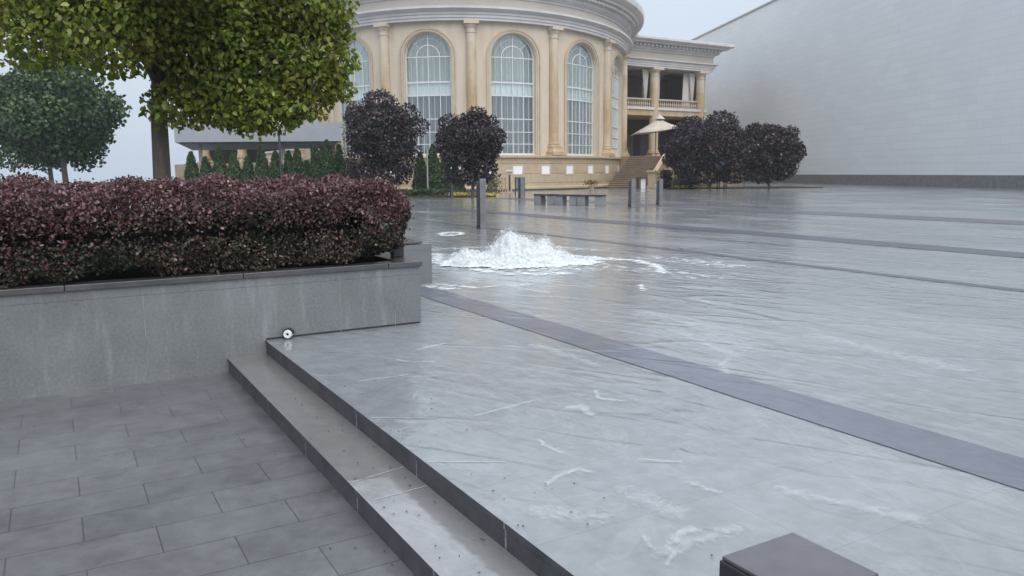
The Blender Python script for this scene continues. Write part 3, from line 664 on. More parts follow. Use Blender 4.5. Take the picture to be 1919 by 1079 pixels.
# ================================================================== far grey hall on the right
hall = empty('grey_hall', (30, 80, 0), 'tall plain pale grey clad hall wall behind and right of the columned wing', 'building')
hw_ = MB(); a, b_ = (26.2, 119.5), (35.2, 42)
L = math.hypot(b_[0]-a[0], b_[1]-a[1])
hw_.add([(*a, 0), (*b_, 0), (*b_, 20), (*a, 20), (a[0]+30, a[1]+4, 0), (b_[0]+40, b_[1]+5, 0), (b_[0]+40, b_[1]+5, 20), (a[0]+30, a[1]+4, 20)],
        [(0, 1, 2, 3), (1, 5, 6, 2), (3, 2, 6, 7), (0, 3, 7, 4)], [[(0, 0), (L, 0), (L, 20), (0, 20)], [(0, 0), (40, 0), (40, 20), (0, 20)], [(0, 0)]*4, [(0, 0), (30, 0), (30, 20), (0, 20)][:1]+[(0, 20), (30, 20), (30, 0)]])
o = hw_.build('wall', M['cladding']); o.parent = hall; o.location = -hall.location
cpn = MB(); cpn.tube([(*a, 20.05), (*b_, 20.05), (b_[0]+40, b_[1]+5, 20.05)], .16, 6); o = cpn.build('coping', M['fascia']); o.parent = hall; o.location = -hall.location
bs = MB(); dx, dy = (b_[0]-a[0])/L, (b_[1]-a[1])/L; nx, ny = dy, -dx
for (p0, p1) in ((a, b_), (b_, (b_[0]+40, b_[1]+5))):
    l_ = math.hypot(p1[0]-p0[0], p1[1]-p0[1]); ex, ey = (p1[0]-p0[0])/l_, (p1[1]-p0[1])/l_; mx_, my_ = ey, -ex
    bs.prism([(p0[0]+mx_*.12, p0[1]+my_*.12), (p1[0]+mx_*.12, p1[1]+my_*.12), p1, p0], 0, .9)
o = bs.build('base_course', M['granite']); o.parent = hall; o.location = -hall.location

# ================================================================== canopy on the left
can = empty('entrance_canopy', (-15.6, 58, 0), 'flat grey canopy with a deep plain fascia left of the drum, behind the thujas', 'canopy')
cb_ = MB(); poly = [(-17.0, 54.5), (-11.75, 55.0), (-13.5, 63.5), (-21, 69), (-24, 66)]
cb_.prism([(-22.8, 54.5), (-11.55, 55.0), (-14.8, 66.5), (-27.5, 69)], 3.62, 4.88); o = cb_.build('fascia', M['fascia']); o.parent = can; o.location = -can.location
cu_ = MB(); cu_.prism([(-22.6, 54.8), (-11.95, 55.25), (-15.1, 66.3), (-27.3, 68.8)], 3.5, 3.618); o = cu_.build('underside', M['under']); o.parent = can; o.location = -can.location
for q in ((-15.9, 56.0), (-21.6, 55.8), (-16.2, 65.3)):
    c_ = MB(); c_.tube([(*q, 0), (*q, 3.5)], .13, 12); o = c_.build('post', M['birch'], smooth=True); o.parent = can; o.location = -can.location

# ================================================================== planters, hedge
def planter(name, label, s0, s1, t0, t1, zb, zt, cap=True):
    x, y = st(s1, t0); root = empty(name, (x, y, 0), label, 'planter', rz=A30)
    L, W = s1-s0, t1-t0
    w_ = MB()
    w_.prism([(-L, 0), (0, 0), (0, W), (-L, W)], zb, zt-.12)
    w_.prism([(-L, 0), (0, 0), (0, .12), (-L, .12)], zt-.118, zt-.045); w_.prism([(-L, W-.12), (0, W-.12), (0, W), (-L, W)], zt-.118, zt-.045); w_.prism([(-.12, .122), (0, .122), (0, W-.122), (-.12, W-.122)], zt-.118, zt-.045)
    w_.build('wall', M['planter'], root)
    return root, L, W
pr, PL, PW = planter('hedge_planter', 'long low grey stone planter with dark cap holding the purple hedge', -6.0, 2.925, 6.785, 8.25, -.3, .585)
jn = MB()
for q in (-.26, -.78, -2.37-.0, -3.9, -5.4): jn.box((q-.0, -.0015, .135+.0), (.006, .003, .8))
jn.build('panel_joints', simple('dark_joint', (.3, .31, .31), (.12, .13, .13), scale=9, rough=.7, bmp=0), pr)
gp = MB(); gp.box((-.73, -.001, .008), (1.42, .004, .016)); gp.build('base_gap', M['black'], pr)
cpm = MB(); kx = [-.32, -1.6, -2.9, -4.2, -5.5, -6.8, -PL]; prev = .02
for q in kx:
    cpm.box(((prev+q)/2, .07, .565), (abs(q-prev)-.005, .19, .045)); cpm.box(((prev+q)/2, PW-.07, .565), (abs(q-prev)-.005, .19, .045)); prev = q
cpm.box((-.08, PW/2, .564), (.2, PW-.35, .045))
cpm.build('cap', M['cap'], pr, bevel=.004)
so_ = MB(); so_.box((-PL/2-.05, PW/2, .5), (PL-.35, PW-.27, .06)); so_.build('soil', M['soil'], pr)
# second planter just behind
pr2, L2, W2 = planter('stone_planter', 'short grey stone planter block behind the right end of the hedge planter', 2.4, 4.145, 9.23, 10.3, 0, .55)
cpm = MB(); cpm.box((-L2/2-.06, W2/2, .53), (L2-.12, W2, .03)); cpm.build('cap', M['cap'], pr2, bevel=.004)
sh_ = MB(); sh_.box((-.75, .32, .556), (.55, .5, .012)); sh_.build('metal_lid', simple('wet_metal_sheet', (.6, .62, .64), (.5, .5, .52), rough=.25, metallic=.6), pr2)
# small dark box on the planter end
bx = empty('uplight_box', (-1.13, 7.75, .588), 'small dark metal box on the right end of the hedge planter', 'box', rz=A30)
b1 = MB(); b1.box((0, 0, .09), (.11, .1, .18)); b1.build('housing', M['black'], bx, bevel=.006)
b1 = MB(); b1.box((0, 0, .188), (.13, .12, .012)); b1.build('lid', M['darkpanel'], bx, bevel=.003)

rng = np.random.default_rng(11)
hx, hy = st(2.3, 7.5)
hedge = empty('hedge', (hx, hy, .53), 'dense clipped hedge, purple-red on top and olive below, growing in the long planter', 'hedge', rz=A30)
def hedge_pts(N, inset=0.0):
    # rounded box in local coords: length x from -6.9 to .60, depth y -.62..+.62 , height 0...85
    x = rng.uniform(-6.9, .66, N); a = rng.uniform(-.22*math.pi, 1.22*math.pi, N)
    end = rng.random(N) < .16; x = np.where(end, rng.uniform(.1, .66, N), x)
    endf = np.clip((x+.45)/1.12, 0, 1); sc = np.sqrt(np.clip(1-endf**2.4, 0, 1))
    cy = np.sign(np.cos(a))*np.abs(np.cos(a))**.55; cz = np.sign(np.sin(a))*np.abs(np.sin(a))**.6
    q = 1-rng.random(N)**2.2*.28
    bulge = .03*np.sin(x*4.3+1)+.035*np.sin(x*9.1+cz*5)+.04*np.sin(a*6+x*3)+.03*np.sin(x*17+a*4)
    y = cy*(.67+bulge)*q*(.55+.45*sc)
    zt_ = .40+(.42+bulge*.6)*cz*q*(.62+.38*sc)
    lo = np.clip((.42-zt_)/.4, 0, 1); x = np.where(x > .1, x-lo*.17*endf, x)
    sp_ = rng.random(N) < .05; k_ = np.where(sp_, rng.uniform(1.0, 1.10, N), 1.0); zt_ = np.where(zt_ > .45, .45+(zt_-.45)*k_, zt_); y = y*k_; x = np.where(x > .1, x+(k_-1)*.5, x)
    pts = np.stack([x, y, np.maximum(zt_, -.02)], 1); nr = np.stack([endf*1.2, cy, cz], 1); return pts, nr
P, Nn = hedge_pts(150000)
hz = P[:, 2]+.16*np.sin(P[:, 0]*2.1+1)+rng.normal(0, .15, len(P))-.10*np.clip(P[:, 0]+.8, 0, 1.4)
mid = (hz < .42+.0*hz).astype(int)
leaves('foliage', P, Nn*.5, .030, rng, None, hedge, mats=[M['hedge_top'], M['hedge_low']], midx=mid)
tw = MB(); rr = random.Random(4)
for i in range(90):
    x = rr.uniform(-6.7, .45); y = rr.uniform(-.25, .25); tw.tube([(x, y, -.02), (x+rr.uniform(-.1, .1), y*1.5, .3), (x+rr.uniform(-.2, .2), y*2, .68)], [.012, .009, .004], 5)
tw.build('stems', M['bark'], hedge)
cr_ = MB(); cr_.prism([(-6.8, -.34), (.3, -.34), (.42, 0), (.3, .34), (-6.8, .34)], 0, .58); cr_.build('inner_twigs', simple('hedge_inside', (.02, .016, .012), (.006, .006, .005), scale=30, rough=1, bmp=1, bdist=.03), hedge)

# white pipe end at the planter's foot
px_, py_ = -1.925, 6.66
pipe = empty('pipe_end', (px_, py_, .045), 'small round white plastic pipe end at the foot of the hedge planter', 'pipe')
pm = MB(); seg_ = 24; vs = []
for r_, y_ in ((.036, .03), (.036, -.03), (.032, -.036), (.014, -.036), (.012, -.03), (.012, .02)):
    for k in range(seg_): a = 2*math.pi*k/seg_; vs.append((r_*math.cos(a), y_, r_*math.sin(a)))
pm.add(vs, [(i*seg_+k, i*seg_+(k+1) % seg_, (i+1)*seg_+(k+1) % seg_, (i+1)*seg_+k) for i in range(5) for k in range(seg_)])
pm.build('ring', M['plastic'], pipe, smooth=True)
pm = MB(); pm.lathe((0, 0, 0), [(.0135, -.03), (.0135, .02)], 16); o = pm.build('core', M['black'], pipe); o.rotation_euler.x = R(90)
pm = MB(); vs = []
for r_ in (.040, .047):
    for k in range(13): a = math.pi*k/12; vs += [(r_*math.cos(a), .03, r_*math.sin(a)), (r_*math.cos(a), -.02, r_*math.sin(a))]
pm.add(vs, [(2*k, 2*k+1, 2*k+3, 2*k+2) for k in range(12)]+[(26+2*k, 26+2*k+2, 26+2*k+3, 26+2*k+1) for k in range(12)]+[(2*k+1, 26+2*k+1, 26+2*k+3, 2*k+3) for k in range(12)])
pm.build('collar', M['black'], pipe)

# ================================================================== bollards
def bollard(x, y, h, wd, label, rz=0, group='stone and metal bollards on the plaza'):
    root = empty('bollard', (x, y, 0), label, 'bollard', rz=rz, group=group)
    a = MB(); a.box((wd*.17, 0, h/2), (wd*.5, wd*.8, h)); a.build('stone_slab', M['granite'], root, bevel=.006)
    a = MB(); a.box((-wd*.27, .02, h*.485), (wd*.32, wd*.62, h*.90)); a.build('dark_slab', M['darkpanel'], root, bevel=.005)
    a = MB(); a.box((-wd*.26, .015, .05), (wd*.40, wd*.76, .1)); a.build('foot', M['black'], root, bevel=.004)
    a = MB(); a.box((-wd*.10, .0, h*.97), (wd*.16, wd*.7, .05)); a.build('bracket', M['darkpanel'], root)
    return root
bollard(-.755, 19.98, 1.245, .27, 'nearest tall bollard, beside the dark leafy tree behind the gushing water', rz=R(-3))
bollard(4.75, 31.3, 1.10, .32, 'bollard to the right of the low benches', rz=R(-6))
bollard(6.16, 33.0, 1.07, .30, 'rightmost bollard, standing in front of the stair foot', rz=R(-6))
bollard(.56, 43.4, 1.14, .40, 'far bollard just left of the low benches, before the sandstone plinth', rz=R(-6))
bollard(-3.4, 45.4, 1.08, .24, 'far bollard between the two dark trees, by the yellow flowers', rz=R(6))
# ================================================================== benches
def bench(cx, cy, L, rz, label):
    root = empty('bench', (cx, cy, 0), label, 'bench', rz=rz, group='low stone benches in a row')
    for sx in (-1, 1):
        a = MB(); a.box((sx*(L/2-.17), 0, .19), (.34, .42, .38)); a.build('leg', M['bench_stone'], root, bevel=.01)
    a = MB(); a.box((0, 0, .42), (L, .46, .078)); a.build('seat', M['benchtop'], root, bevel=.008); return root
bench(1.53, 34.55, 1.02, R(-36), 'leftmost of three low stone benches with dark seats')
bench(2.40, 33.55, 1.0, R(-30), 'middle of three low stone benches with dark seats')
bench(3.33, 32.85, 1.12, R(-28), 'rightmost of three low stone benches with dark seats')
# low capped post, bottom right corner
cpz = empty('capped_post', (*st(1.645, 1.333), 0), 'low square post with a dark overhanging cap at the bottom right corner of the picture', 'post', rz=A30)
a = MB(); a.box((0, 0, .352), (.28, .28, .012)); a.build('cap_top', M['purpletop'], cpz, bevel=.003)
a = MB(); a.box((0, 0, .316), (.29, .29, .058)); a.build('cap', M['black'], cpz, bevel=.004)
a = MB(); a.box((0, 0, .144), (.22, .22, .286)); a.build('shaft', M['granite'], cpz, bevel=.006)

# ================================================================== trees
def branch_mb(rr, base, top, blobs, r0, n_=9):
    b_ = MB(); mid_ = lerp3(base, top, .5); mid_ = (mid_[0]+rr.uniform(-.1, .1), mid_[1], mid_[2])
    b_.tube([base, mid_, top], [r0, r0*.8, r0*.55], 10)
    for q in rr.sample(range(len(blobs)), min(n_, len(blobs))):
        e_ = blobs[q][:3]; s_ = lerp3(base, top, rr.uniform(.55, 1)); m_ = lerp3(s_, e_, .5); m_ = (m_[0], m_[1], m_[2]-.05)
        b_.tube([s_, m_, e_], [r0*.4, r0*.25, r0*.08], 6)
    return b_
def lerp3(a, b_, f): return tuple(a[i]+(b_[i]-a[i])*f for i in range(3))
def maple(x, y, rx, ry, zc, rz_, seed, label, N=14000, size=.135, extra=(), trunk=1.0, group='round dark purple maples'):
    root = empty('maple_tree', (x, y, 0), label, 'tree', group=group); rg = np.random.default_rng(seed); rr = random.Random(seed)
    B = crown(rg, (0, 0, zc), (rx*.82, ry*.82, rz_*.82), 64, min(rx, rz_)*.30) + [(0, 0, zc, rx*.72, ry*.72, rz_*.74)] + list(extra)
    P, D = blob_points(rg, B, N, .6)
    keep = P[:, 2] > .35; leaves('crown', P[keep], D[keep]*.6, size, rg, M['maple'], root, wide=1.5, jitter=.8)
    branch_mb(rr, (0, 0, 0), (0, 0, zc), B, .09).build('trunk', M['bark'], root, smooth=True); return root
maple(-7.75, 48, 3.05, 2.2, 3.75, 2.4, 1, 'larger round dark purple maple left of the centre windows', N=26000, extra=[(.0, 0, 5.6, 1.1, .9, .7), (0, 0, 1.5, 1.6, 1.1, .9), (-1.0, 0, 1.3, 1.0, .9, .8), (1.2, 0, 2.2, 1.0, .8, 1.0), (-1.2, 0, 2.2, 1.0, .8, .9), (.9, 0, 1.5, 1.1, .9, .8), (1.6, 0, 4.8, .8, .8, .7)])
maple(-2.15, 44, 2.25, 1.6, 3.1, 1.8, 2, 'smaller round dark purple maple just right of the larger one, by the near bollard', N=20000, extra=[(-1.2, 0, 4.1, .6, .5, .5), (.3, 0, 4.6, .55, .4, .4), (-.6, .2, 1.4, 1.0, .6, .7), (.6, 0, 1.5, .9, .6, .7), (0, 0, 1.15, .9, .7, .5)])
maple(15.0, 60, 5.0, 2.8, 3.1, 2.5, 3, 'broad dark purple maple at the right, in front of the columned wing', N=42000, size=.16, extra=[(.7, 0, 4.9, 1.3, .8, .9), (-1.5, 0, 4.6, 1.2, 1, .8), (-.5, 0, 1.5, 2.2, 1.2, 1.2), (1.8, 0, 1.5, 1.6, 1, 1.1), (3.0, .2, 2.6, 1.2, 1, 1.2), (-1.8, 0, 1.9, 1.1, 1, 1.1)])
maple(19.6, 60.5, 3.3, 2.3, 3.0, 2.1, 4, 'dark maple further right, against the pale grey hall', N=24000, size=.17, extra=[(-.6, 0, 1.5, 1.8, 1.1, 1.1), (.9, 0, 1.7, 1.3, 1, 1.1), (-2.0, 0, 2.6, 1.2, 1, 1.2)])
# slim stakes by the right tree
for k, (u_, lab) in enumerate(((16.0, 'leftmost'), (16.27, 'second from left'), (16.53, 'third from left'), (16.8, 'rightmost'))):
    stk = MB(); stk.tube([(u_, 62.0-.2+(k % 2)*.35, 0), (u_+.02, 61.8+(k % 2)*.35, 1.45)], .055, 8)
    tag(stk.build('tree_stake', M['granite'], smooth=True), lab+' of four slim grey stakes under the right-hand maples', 'stake', 'grey stakes under the maples')
# green foreground tree
rg = np.random.default_rng(21)
gt = empty('broadleaf_tree', (-5.1, 11.6, 0), 'leafy green and yellow tree in the upper left foreground above the hedge', 'tree')
B = crown(rg, (0, 0, 4.6), (2.35, 2.2, 2.1), 60, .62, bottom=-.75)
B += [(2.15, -.2, 4.6, .7, .6, .6), (2.45, -.1, 3.75, .5, .5, .42), (2.2, 0, 5.4, .6, .6, .6), (2.0, 0, 3.2, .5, .5, .45), (1.6, 0, 2.75, .5, .5, .4), (1.75, -.3, 2.35, .33, .4, .3), (.9, 0, 2.6, .7, .6, .5), (1.9, 0, 6.0, .6, .5, .6), (2.3, -.1, 3.15, .52, .4, .5), (2.62, -.1, 2.62, .3, .3, .22), (2.7, -.1, 2.98, .3, .3, .22), (2.25, -.1, 2.38, .35, .3, .22), (1.75, -.1, 2.18, .4, .3, .2), (2.35, -.1, 2.72, .42, .4, .33), (1.95, -.2, 2.36, .45, .4, .26), (1.3, -.2, 2.3, .5, .4, .3), (2.1, 0, 3.7, .6, .5, .5), (.5, -.2, 2.4, .6, .5, .35), (2.68, 0, 4.95, .4, .4, .3), (2.6, 0, 3.5, .35, .3, .3), (2.6, 0, 5.6, .4, .4, .4), (1.3, -.2, 2.45, .6, .5, .45), (2.0, -.1, 2.75, .35, .4, .35),
      (1.1, 0, 5.8, 1.3, 1.2, 1.2), (0.9, 0, 4.2, 1.3, 1.2, 1.3), (-1.2, 0, 4.4, 1.4, 1.2, 1.4), (1.0, 0, 3.2, 1.0, .9, .9), (1.45, -.3, 2.15, .25, .3, .22)]
P, D = blob_points(rg, B, 115000, .48)
leaves('crown', P, D*.3+np.array([0, -.5, .3]), .086, rg, M['green'], gt, up=-1.3, jitter=.8, wide=1.02)
branch_mb(random.Random(8), (0, 0, 0), (.2, 0, 4.4), B, .14, 26).build('trunk', M['bark'], gt, smooth=True)
# background trees beyond the left edge
def bgtree(x, y, r, zc, seed, label):
    root = empty('broadleaf_tree', (x, y, 0), label, 'tree'); rg = np.random.default_rng(seed)
    B = crown(rg, (0, 0, zc), (r, r, r*.95), 40, r*.36)+[(0, 0, zc, r*.7, r*.7, r*.7)]; P, D = blob_points(rg, B, 24000, .55)
    leaves('crown', P, D*.5, .26, rg, M['thuja'], root, wide=1.3); branch_mb(random.Random(seed), (0, 0, 0), (0, 0, zc), B, .2).build('trunk', M['bark'], root, smooth=True)
bgtree(-29, 52, 3.8, 5.2, 31, 'round green tree furthest left beyond the canopy')
bgtree(-38, 66, 4.6, 6.0, 32, 'large green tree far left behind the other round green tree')
# thujas
def thuja(x, y, h, r, seed, label):
    root = empty('thuja', (x, y, 0), label, 'shrub', group='row of conical green thujas'); rg = np.random.default_rng(seed); N = 3800
    z = rg.random(N)**1.25*h; a = rg.uniform(0, 2*math.pi, N); rad = r*(1-z/h)**.75*(1+.12*np.sin(z*7+a*3))*(1-.35*rg.random(N)**2)+.03
    P = np.stack([rad*np.cos(a), rad*np.sin(a), z+.05], 1); D = np.stack([np.cos(a), np.sin(a), np.full(N, .2)], 1)
    leaves('foliage', P, D*.8, .15, rg, M['thuja'], root, up=2.2, jitter=.5, wide=.8)
    t_ = MB(); t_.tube([(0, 0, 0), (0, 0, h*.8)], [.05, .02], 6); t_.build('trunk', M['bark'], root)
def ux(u, y): return (u-960)/1480*y
TH = [(549, 51, 2.75, .62, 'short green thuja at the left end of the row in the frame'), (565, 52, 3.0, .66, 'green thuja second from the left under the canopy fascia'), (582, 51, 2.1, .5, 'lowest green thuja, in a dip of the row'), (599, 51, 3.1, .6, 'slim green thuja at the middle of the row'), (621, 51, 3.4, .72, 'tallest green thuja, below the right end of the canopy fascia'), (643, 52, 3.15, .6, 'green thuja right beside the larger purple maple'), (664, 53, 2.2, .6, 'low thuja half hidden by the larger purple maple'),
      (793, 53, 2.6, .62, 'thuja left of the pale pole between the maples'), (816, 52, 3.1, .72, 'thuja right of the pale pole between the maples'), (838, 53, 2.4, .7, 'thuja behind the smaller purple maple'), (857, 52.5, 1.9, .6, 'low thuja under the smaller purple maple')]
for i, (u_, y_, h_, r_, lab) in enumerate(TH): thuja(ux(u_, y_), y_, h_, r_, 50+i, lab)
for i in range(7): thuja(ux(525-i*26, 50), 50, 2.7+.35*math.sin(i*2.1), .66, 70+i, ['thuja by the grey lamp pole, first beyond the row', 'thuja second left of the lamp pole', 'thuja third left of the lamp pole', 'thuja fourth left of the lamp pole', 'thuja fifth left of the lamp pole', 'thuja sixth left of the lamp pole', 'thuja at the far left end of the row'][i])

# ================================================================== flower beds (soil sheets, shrubs, flowers)
def bed(poly, z=.05):
    b_ = MB(); b_.prism(poly, .002, z); return b_
tag(bed([(-12, 46.5), (-3.2, 45.9), (-1.4, 45.9), (-.9, 47), (-1.0, 56), (-24, 56), (-24, 46.5)]).build('flowerbed', M['dirt']), kind='structure')
tag(bed([(12.3, 61.8), (24, 61.2), (24, 69), (13.6, 68), (12.0, 64)]).build('flowerbed', M['dirt']), kind='structure')
def clump(name, x, y, rx, ry, h, mat, seed, label, cat, N=500, size=.1, kind=None, group=None):
    rg = np.random.default_rng(seed); P = np.stack([rg.normal(0, rx*.45, N), rg.normal(0, ry*.45, N), rg.random(N)*h+.05], 1)
    D = np.tile([0, -.3, 1.], (N, 1)); root = None
    o = leaves(name, P, D, size, rg, mat, jitter=.6); o.location = (x, y, .04); tag(o, label, cat, group, kind); return o
clump('flower_patch', -3.0, 46.4, .9, .35, .16, M['yellow'], 1, 'yellow flower patch beside the far bollard between the maples', 'flowers', 260, .09)
clump('flower_patch', -1.25, 46.3, .5, .3, .12, M['yellow'], 2, 'yellow flower patch right of the near bollard', 'flowers', 130, .09)
clump('flower_patch', 13.2, 62.1, .8, .3, .15, M['yellow'], 3, 'pale yellow flowers under the left side of the broad right maple', 'flowers', 130, .1)
clump('flower_patch', 15.4, 61.9, .8, .3, .15, M['yellow'], 4, 'pale yellow flowers beside the grey stakes', 'flowers', 130, .1, kind='stuff')
clump('ground_cover', -6, 47.2, 4, .5, .35, M['thuja'], 6, 'low green planting along the bed edge under the maples', 'plants', 2600, .12, kind='stuff')
clump('shrub', -1.1, 47.2, .6, .5, 1.0, M['shrub'], 5, 'pale green and beige shrub left of the stone pier', 'shrub', 900, .1)
clump('shrub', 13.6, 62.8, 1.2, .6, .8, M['shrub'], 8, 'yellow-green shrub below the broad right maple', 'shrub', 1200, .13)
clump('shrub', 14.0, 63.4, 1.8, .6, 1.1, M['thuja'], 9, 'dark green shrub below the broad right maple', 'shrub', 1600, .13)
clump('shrub', 11.9, 61.2, .5, .5, 1.35, M['maple'], 10, 'small dark shrub at the right of the stair pedestal', 'shrub', 1500, .13)

# ================================================================== small things by the building
# pale pole between the maples
pm = MB(); pm.lathe((0, 0, 0), [(.11, 0), (.11, .08), (.05, .12), (.045, 2.75), (.03, 2.8)], 14); o = pm.build('pole', M['birch'], smooth=True, loc=(-5.15, 49.2, .05)); tag(o, 'slim pale upright pole between the two dark maples', 'pole')
# lamp pole at the left crop edge
lpz = empty('lamp_post', (-14.2, 49.3, 0), 'grey lamp post at the left, in front of the canopy end', 'street lamp')
pm = MB(); pm.lathe((0, 0, 0), [(.12, 0), (.12, .5), (.07, .55), (.065, 3.9)], 14); pm.build('post', M['darkpanel'], lpz, smooth=True)
pm = MB(); pm.lathe((0, 0, 3.9), [(.09, 0), (.19, .12), (.2, .75), (.12, .85), (.02, .9)], 16); pm.build('lamp_head', M['plastic'], lpz, smooth=True)
# stone pier and low fence
pier = empty('stone_pier', (-.1, 53.5, 0), 'tan stone pier with a flat cap at the left end of the sandstone plinth', 'pier')
a = MB(); a.box((0, 0, .72), (.34, .34, 1.44)); a.build('shaft', M['column'], pier, bevel=.01); a = MB(); a.box((0, 0, 1.5), (.52, .52, .12)); a.build('cap', M['trim'], pier, bevel=.01)
a = MB(); a.box((-.0, -.174, .7), (.13, .01, 1.1)); a.build('sunk_panel', M['inner_dark'], pier)
lf = empty('low_balustrade', (-.75, 53.6, 0), 'short pale low balustrade left of the stone pier', 'balustrade')
a = MB(); a.box((0, 0, 1.02), (.9, .16, .1)); a.build('rail', M['column'], lf)
for k in range(5):
    a = MB(); a.lathe((-.36+k*.18, 0, 0), [(.05, .08), (.03, .2), (.06, .45), (.03, .8), (.05, .97)], 8); a.build('baluster', M['column'], lf)
a = MB(); a.box((0, 0, .04), (.9, .2, .08)); a.build('base', M['column'], lf)
# framed board
fb = empty('framed_board', (.52, 46.8, 0), 'small dark-framed board behind the far bollard left of the benches', 'board', rz=R(-5))
for (c_, d_) in (((-.27, 0, .55), (.06, .05, 1.1)), ((.27, 0, .55), (.06, .05, 1.1))):
    a = MB(); a.box(c_, d_); a.build('leg', M['black'], fb)
a = MB(); a.box((0, 0, 1.07), (.48, .05, .06)); a.box((0, 0, .42), (.48, .05, .05)); a.build('frame', M['black'], fb)
a = MB(); a.box((0, 0, .74), (.47, .02, .58)); a.build('panel', M['bench_stone'], fb)
# dark-topped table with white side
tbx = empty('side_table', (10.35, 63.3, 0), 'dark-topped small table with a white side at the foot of the stairs', 'table')
a = MB(); a.box((0, 0, .86), (.75, .6, .06)); a.build('top', M['benchtop'], tbx); a = MB(); a.box((.12, 0, .42), (.36, .4, .82)); a.build('side', M['whitepanel'], tbx); a = MB(); a.box((-.28, 0, .42), (.1, .4, .82)); a.build('side', M['black'], tbx)
# globe
gb = MB()
gb.lathe((0, 0, 0), [(.1, 0), (.12, .05)]+[(.19*math.cos(R(q)), .24+.19*math.sin(R(q))) for q in range(-60, 91, 15)], 18); o = gb.build('garden_globe', M['whitepanel'], smooth=True, loc=(11.75, 63.9, 0)); tag(o, 'small white globe on the paving beside the stair pedestal', 'globe lamp')
# potted plant in front of plinth
pp = empty('potted_plant', (6.2, 61.2, 0), 'potted plant with brownish leaves against the sandstone plinth', 'potted plant')
a = MB(); a.lathe((0, 0, 0), [(.16, 0), (.24, .3), (.27, .34), (.24, .36)], 18); a.build('pot', M['pot'], pp, smooth=True)
rg = np.random.default_rng(77); P = np.stack([rg.normal(0, .28, 260), rg.normal(0, .2, 260), .38+rg.random(260)*.35], 1)
leaves('leaves', P, np.tile([0, -.4, .8], (260, 1)), .12, rg, leafmat('brown_leaf', [(0, (.1, .05, .03)), (.6, (.25, .12, .05)), (1, (.12, .16, .05))]), pp)
# umbrella on the landing
um = empty('parasol', (14.0, 77.5, 2.7), 'large beige parasol at the top of the stairs in front of the wing', 'parasol')
a = MB(); a.tube([(0, 0, 0), (0, 0, 3.4)], .06, 10); a.build('pole', M['birch'], um, smooth=True)
a = MB(); a.box((0, 0, .05), (.9, .9, .1)); a.build('base', M['granite'], um, bevel=.01)
a = MB(); apx = (.35, 0, 3.75); n_ = 8; vs = []
for j in range(7):
    f = j/6; 
    for k in range(n_*4):
        ang = 2*math.pi*k/(n_*4); sq = 1/max(abs(math.cos(ang)), abs(math.sin(ang)))**.6
        r_ = 2.35*f*sq; sag = .10*f*(1-abs(math.cos(ang*2)))
        x = apx[0]*(1-f)+r_*math.cos(ang); z = 3.75-1.35*f**.8+sag+.32*(r_*math.cos(ang))/2.35*f
        vs.append((x, r_*math.sin(ang), z))
a.add(vs, [(j*32+k, j*32+(k+1) % 32, (j+1)*32+(k+1) % 32, (j+1)*32+k) for j in range(6) for k in range(32)])
o = a.build('canopy', M['umbrella'], um, smooth=True); sl = o.modifiers.new('t', 'SOLIDIFY'); sl.thickness = .02
a = MB(); vs = []
for k in range(16):
    ang = 2*math.pi*k/16; vs.append((.35+.55*math.cos(ang), .55*math.sin(ang), 3.62))
vs.append((.3, 0, 4.12)); a.add(vs, [(k, (k+1) % 16, 16) for k in range(16)]); a.build('vent_cap', M['umbrella'], um)

# ================================================================== water
def fbm(x, y, seed, oct_=5, base=1.0):
    rg = np.random.default_rng(seed); v = np.zeros_like(x); amp = 1; f = base
    for o_ in range(oct_):
        for _ in range(4):
            a = rg.uniform(0, 2*math.pi); ph = rg.uniform(0, 2*math.pi); ff = f*rg.uniform(.75, 1.3)
            v += amp*np.sin((x*math.cos(a)+y*math.sin(a))*ff*6.28+ph+1.3*np.sin((x*math.sin(a)-y*math.cos(a))*ff*3+ph))/4
        amp *= .55; f *= 1.9
    return v
def heightfield(name, cx, cy, X0, X1, Y0, Y1, res, hf, mat, parent=None, loc=None, df=None, flat=None):
    xs = np.arange(X0, X1, res); ys = np.arange(Y0, Y1, res); X, Y = np.meshgrid(xs, ys); H = hf(X, Y); D = df(X, Y, H) if df else np.ones(X.shape)
    nx, ny = len(xs), len(ys); idx = -np.ones(nx*ny, int); Hf = H.ravel()
    vis = (H > 0) if flat is None else (D > .06); cell = vis[:-1, :-1] | vis[1:, :-1] | vis[:-1, 1:] | vis[1:, 1:]
    jj, ii = np.nonzero(cell); q = np.stack([jj*nx+ii, jj*nx+ii+1, (jj+1)*nx+ii+1, (jj+1)*nx+ii], 1)
    used = np.unique(q); idx[used] = np.arange(len(used))
    V = np.stack([X.ravel()[used]+cx, Y.ravel()[used]+cy, np.maximum(Hf[used], -.01) if flat is None else np.full(len(used), flat)], 1)
    me = bpy.data.meshes.new(name); me.from_pydata(V.tolist(), [], idx[q].tolist()); me.materials.append(mat)
    me.polygons.foreach_set('use_smooth', [True]*len(me.polygons)); me.update()
    at_ = me.attributes.new('dens', 'FLOAT', 'POINT'); at_.data.foreach_set('value', D.ravel()[used].astype(np.float32))
    o = bpy.data.objects.new(name, me); col.objects.link(o)
    if parent: o.parent = parent
    if loc: o.location = loc
    return o
GX, GY = .14, 12.1
gush = empty('water_gush', (GX, GY, 0), 'white foaming mound of water bursting up out of the plaza paving', 'water spout')
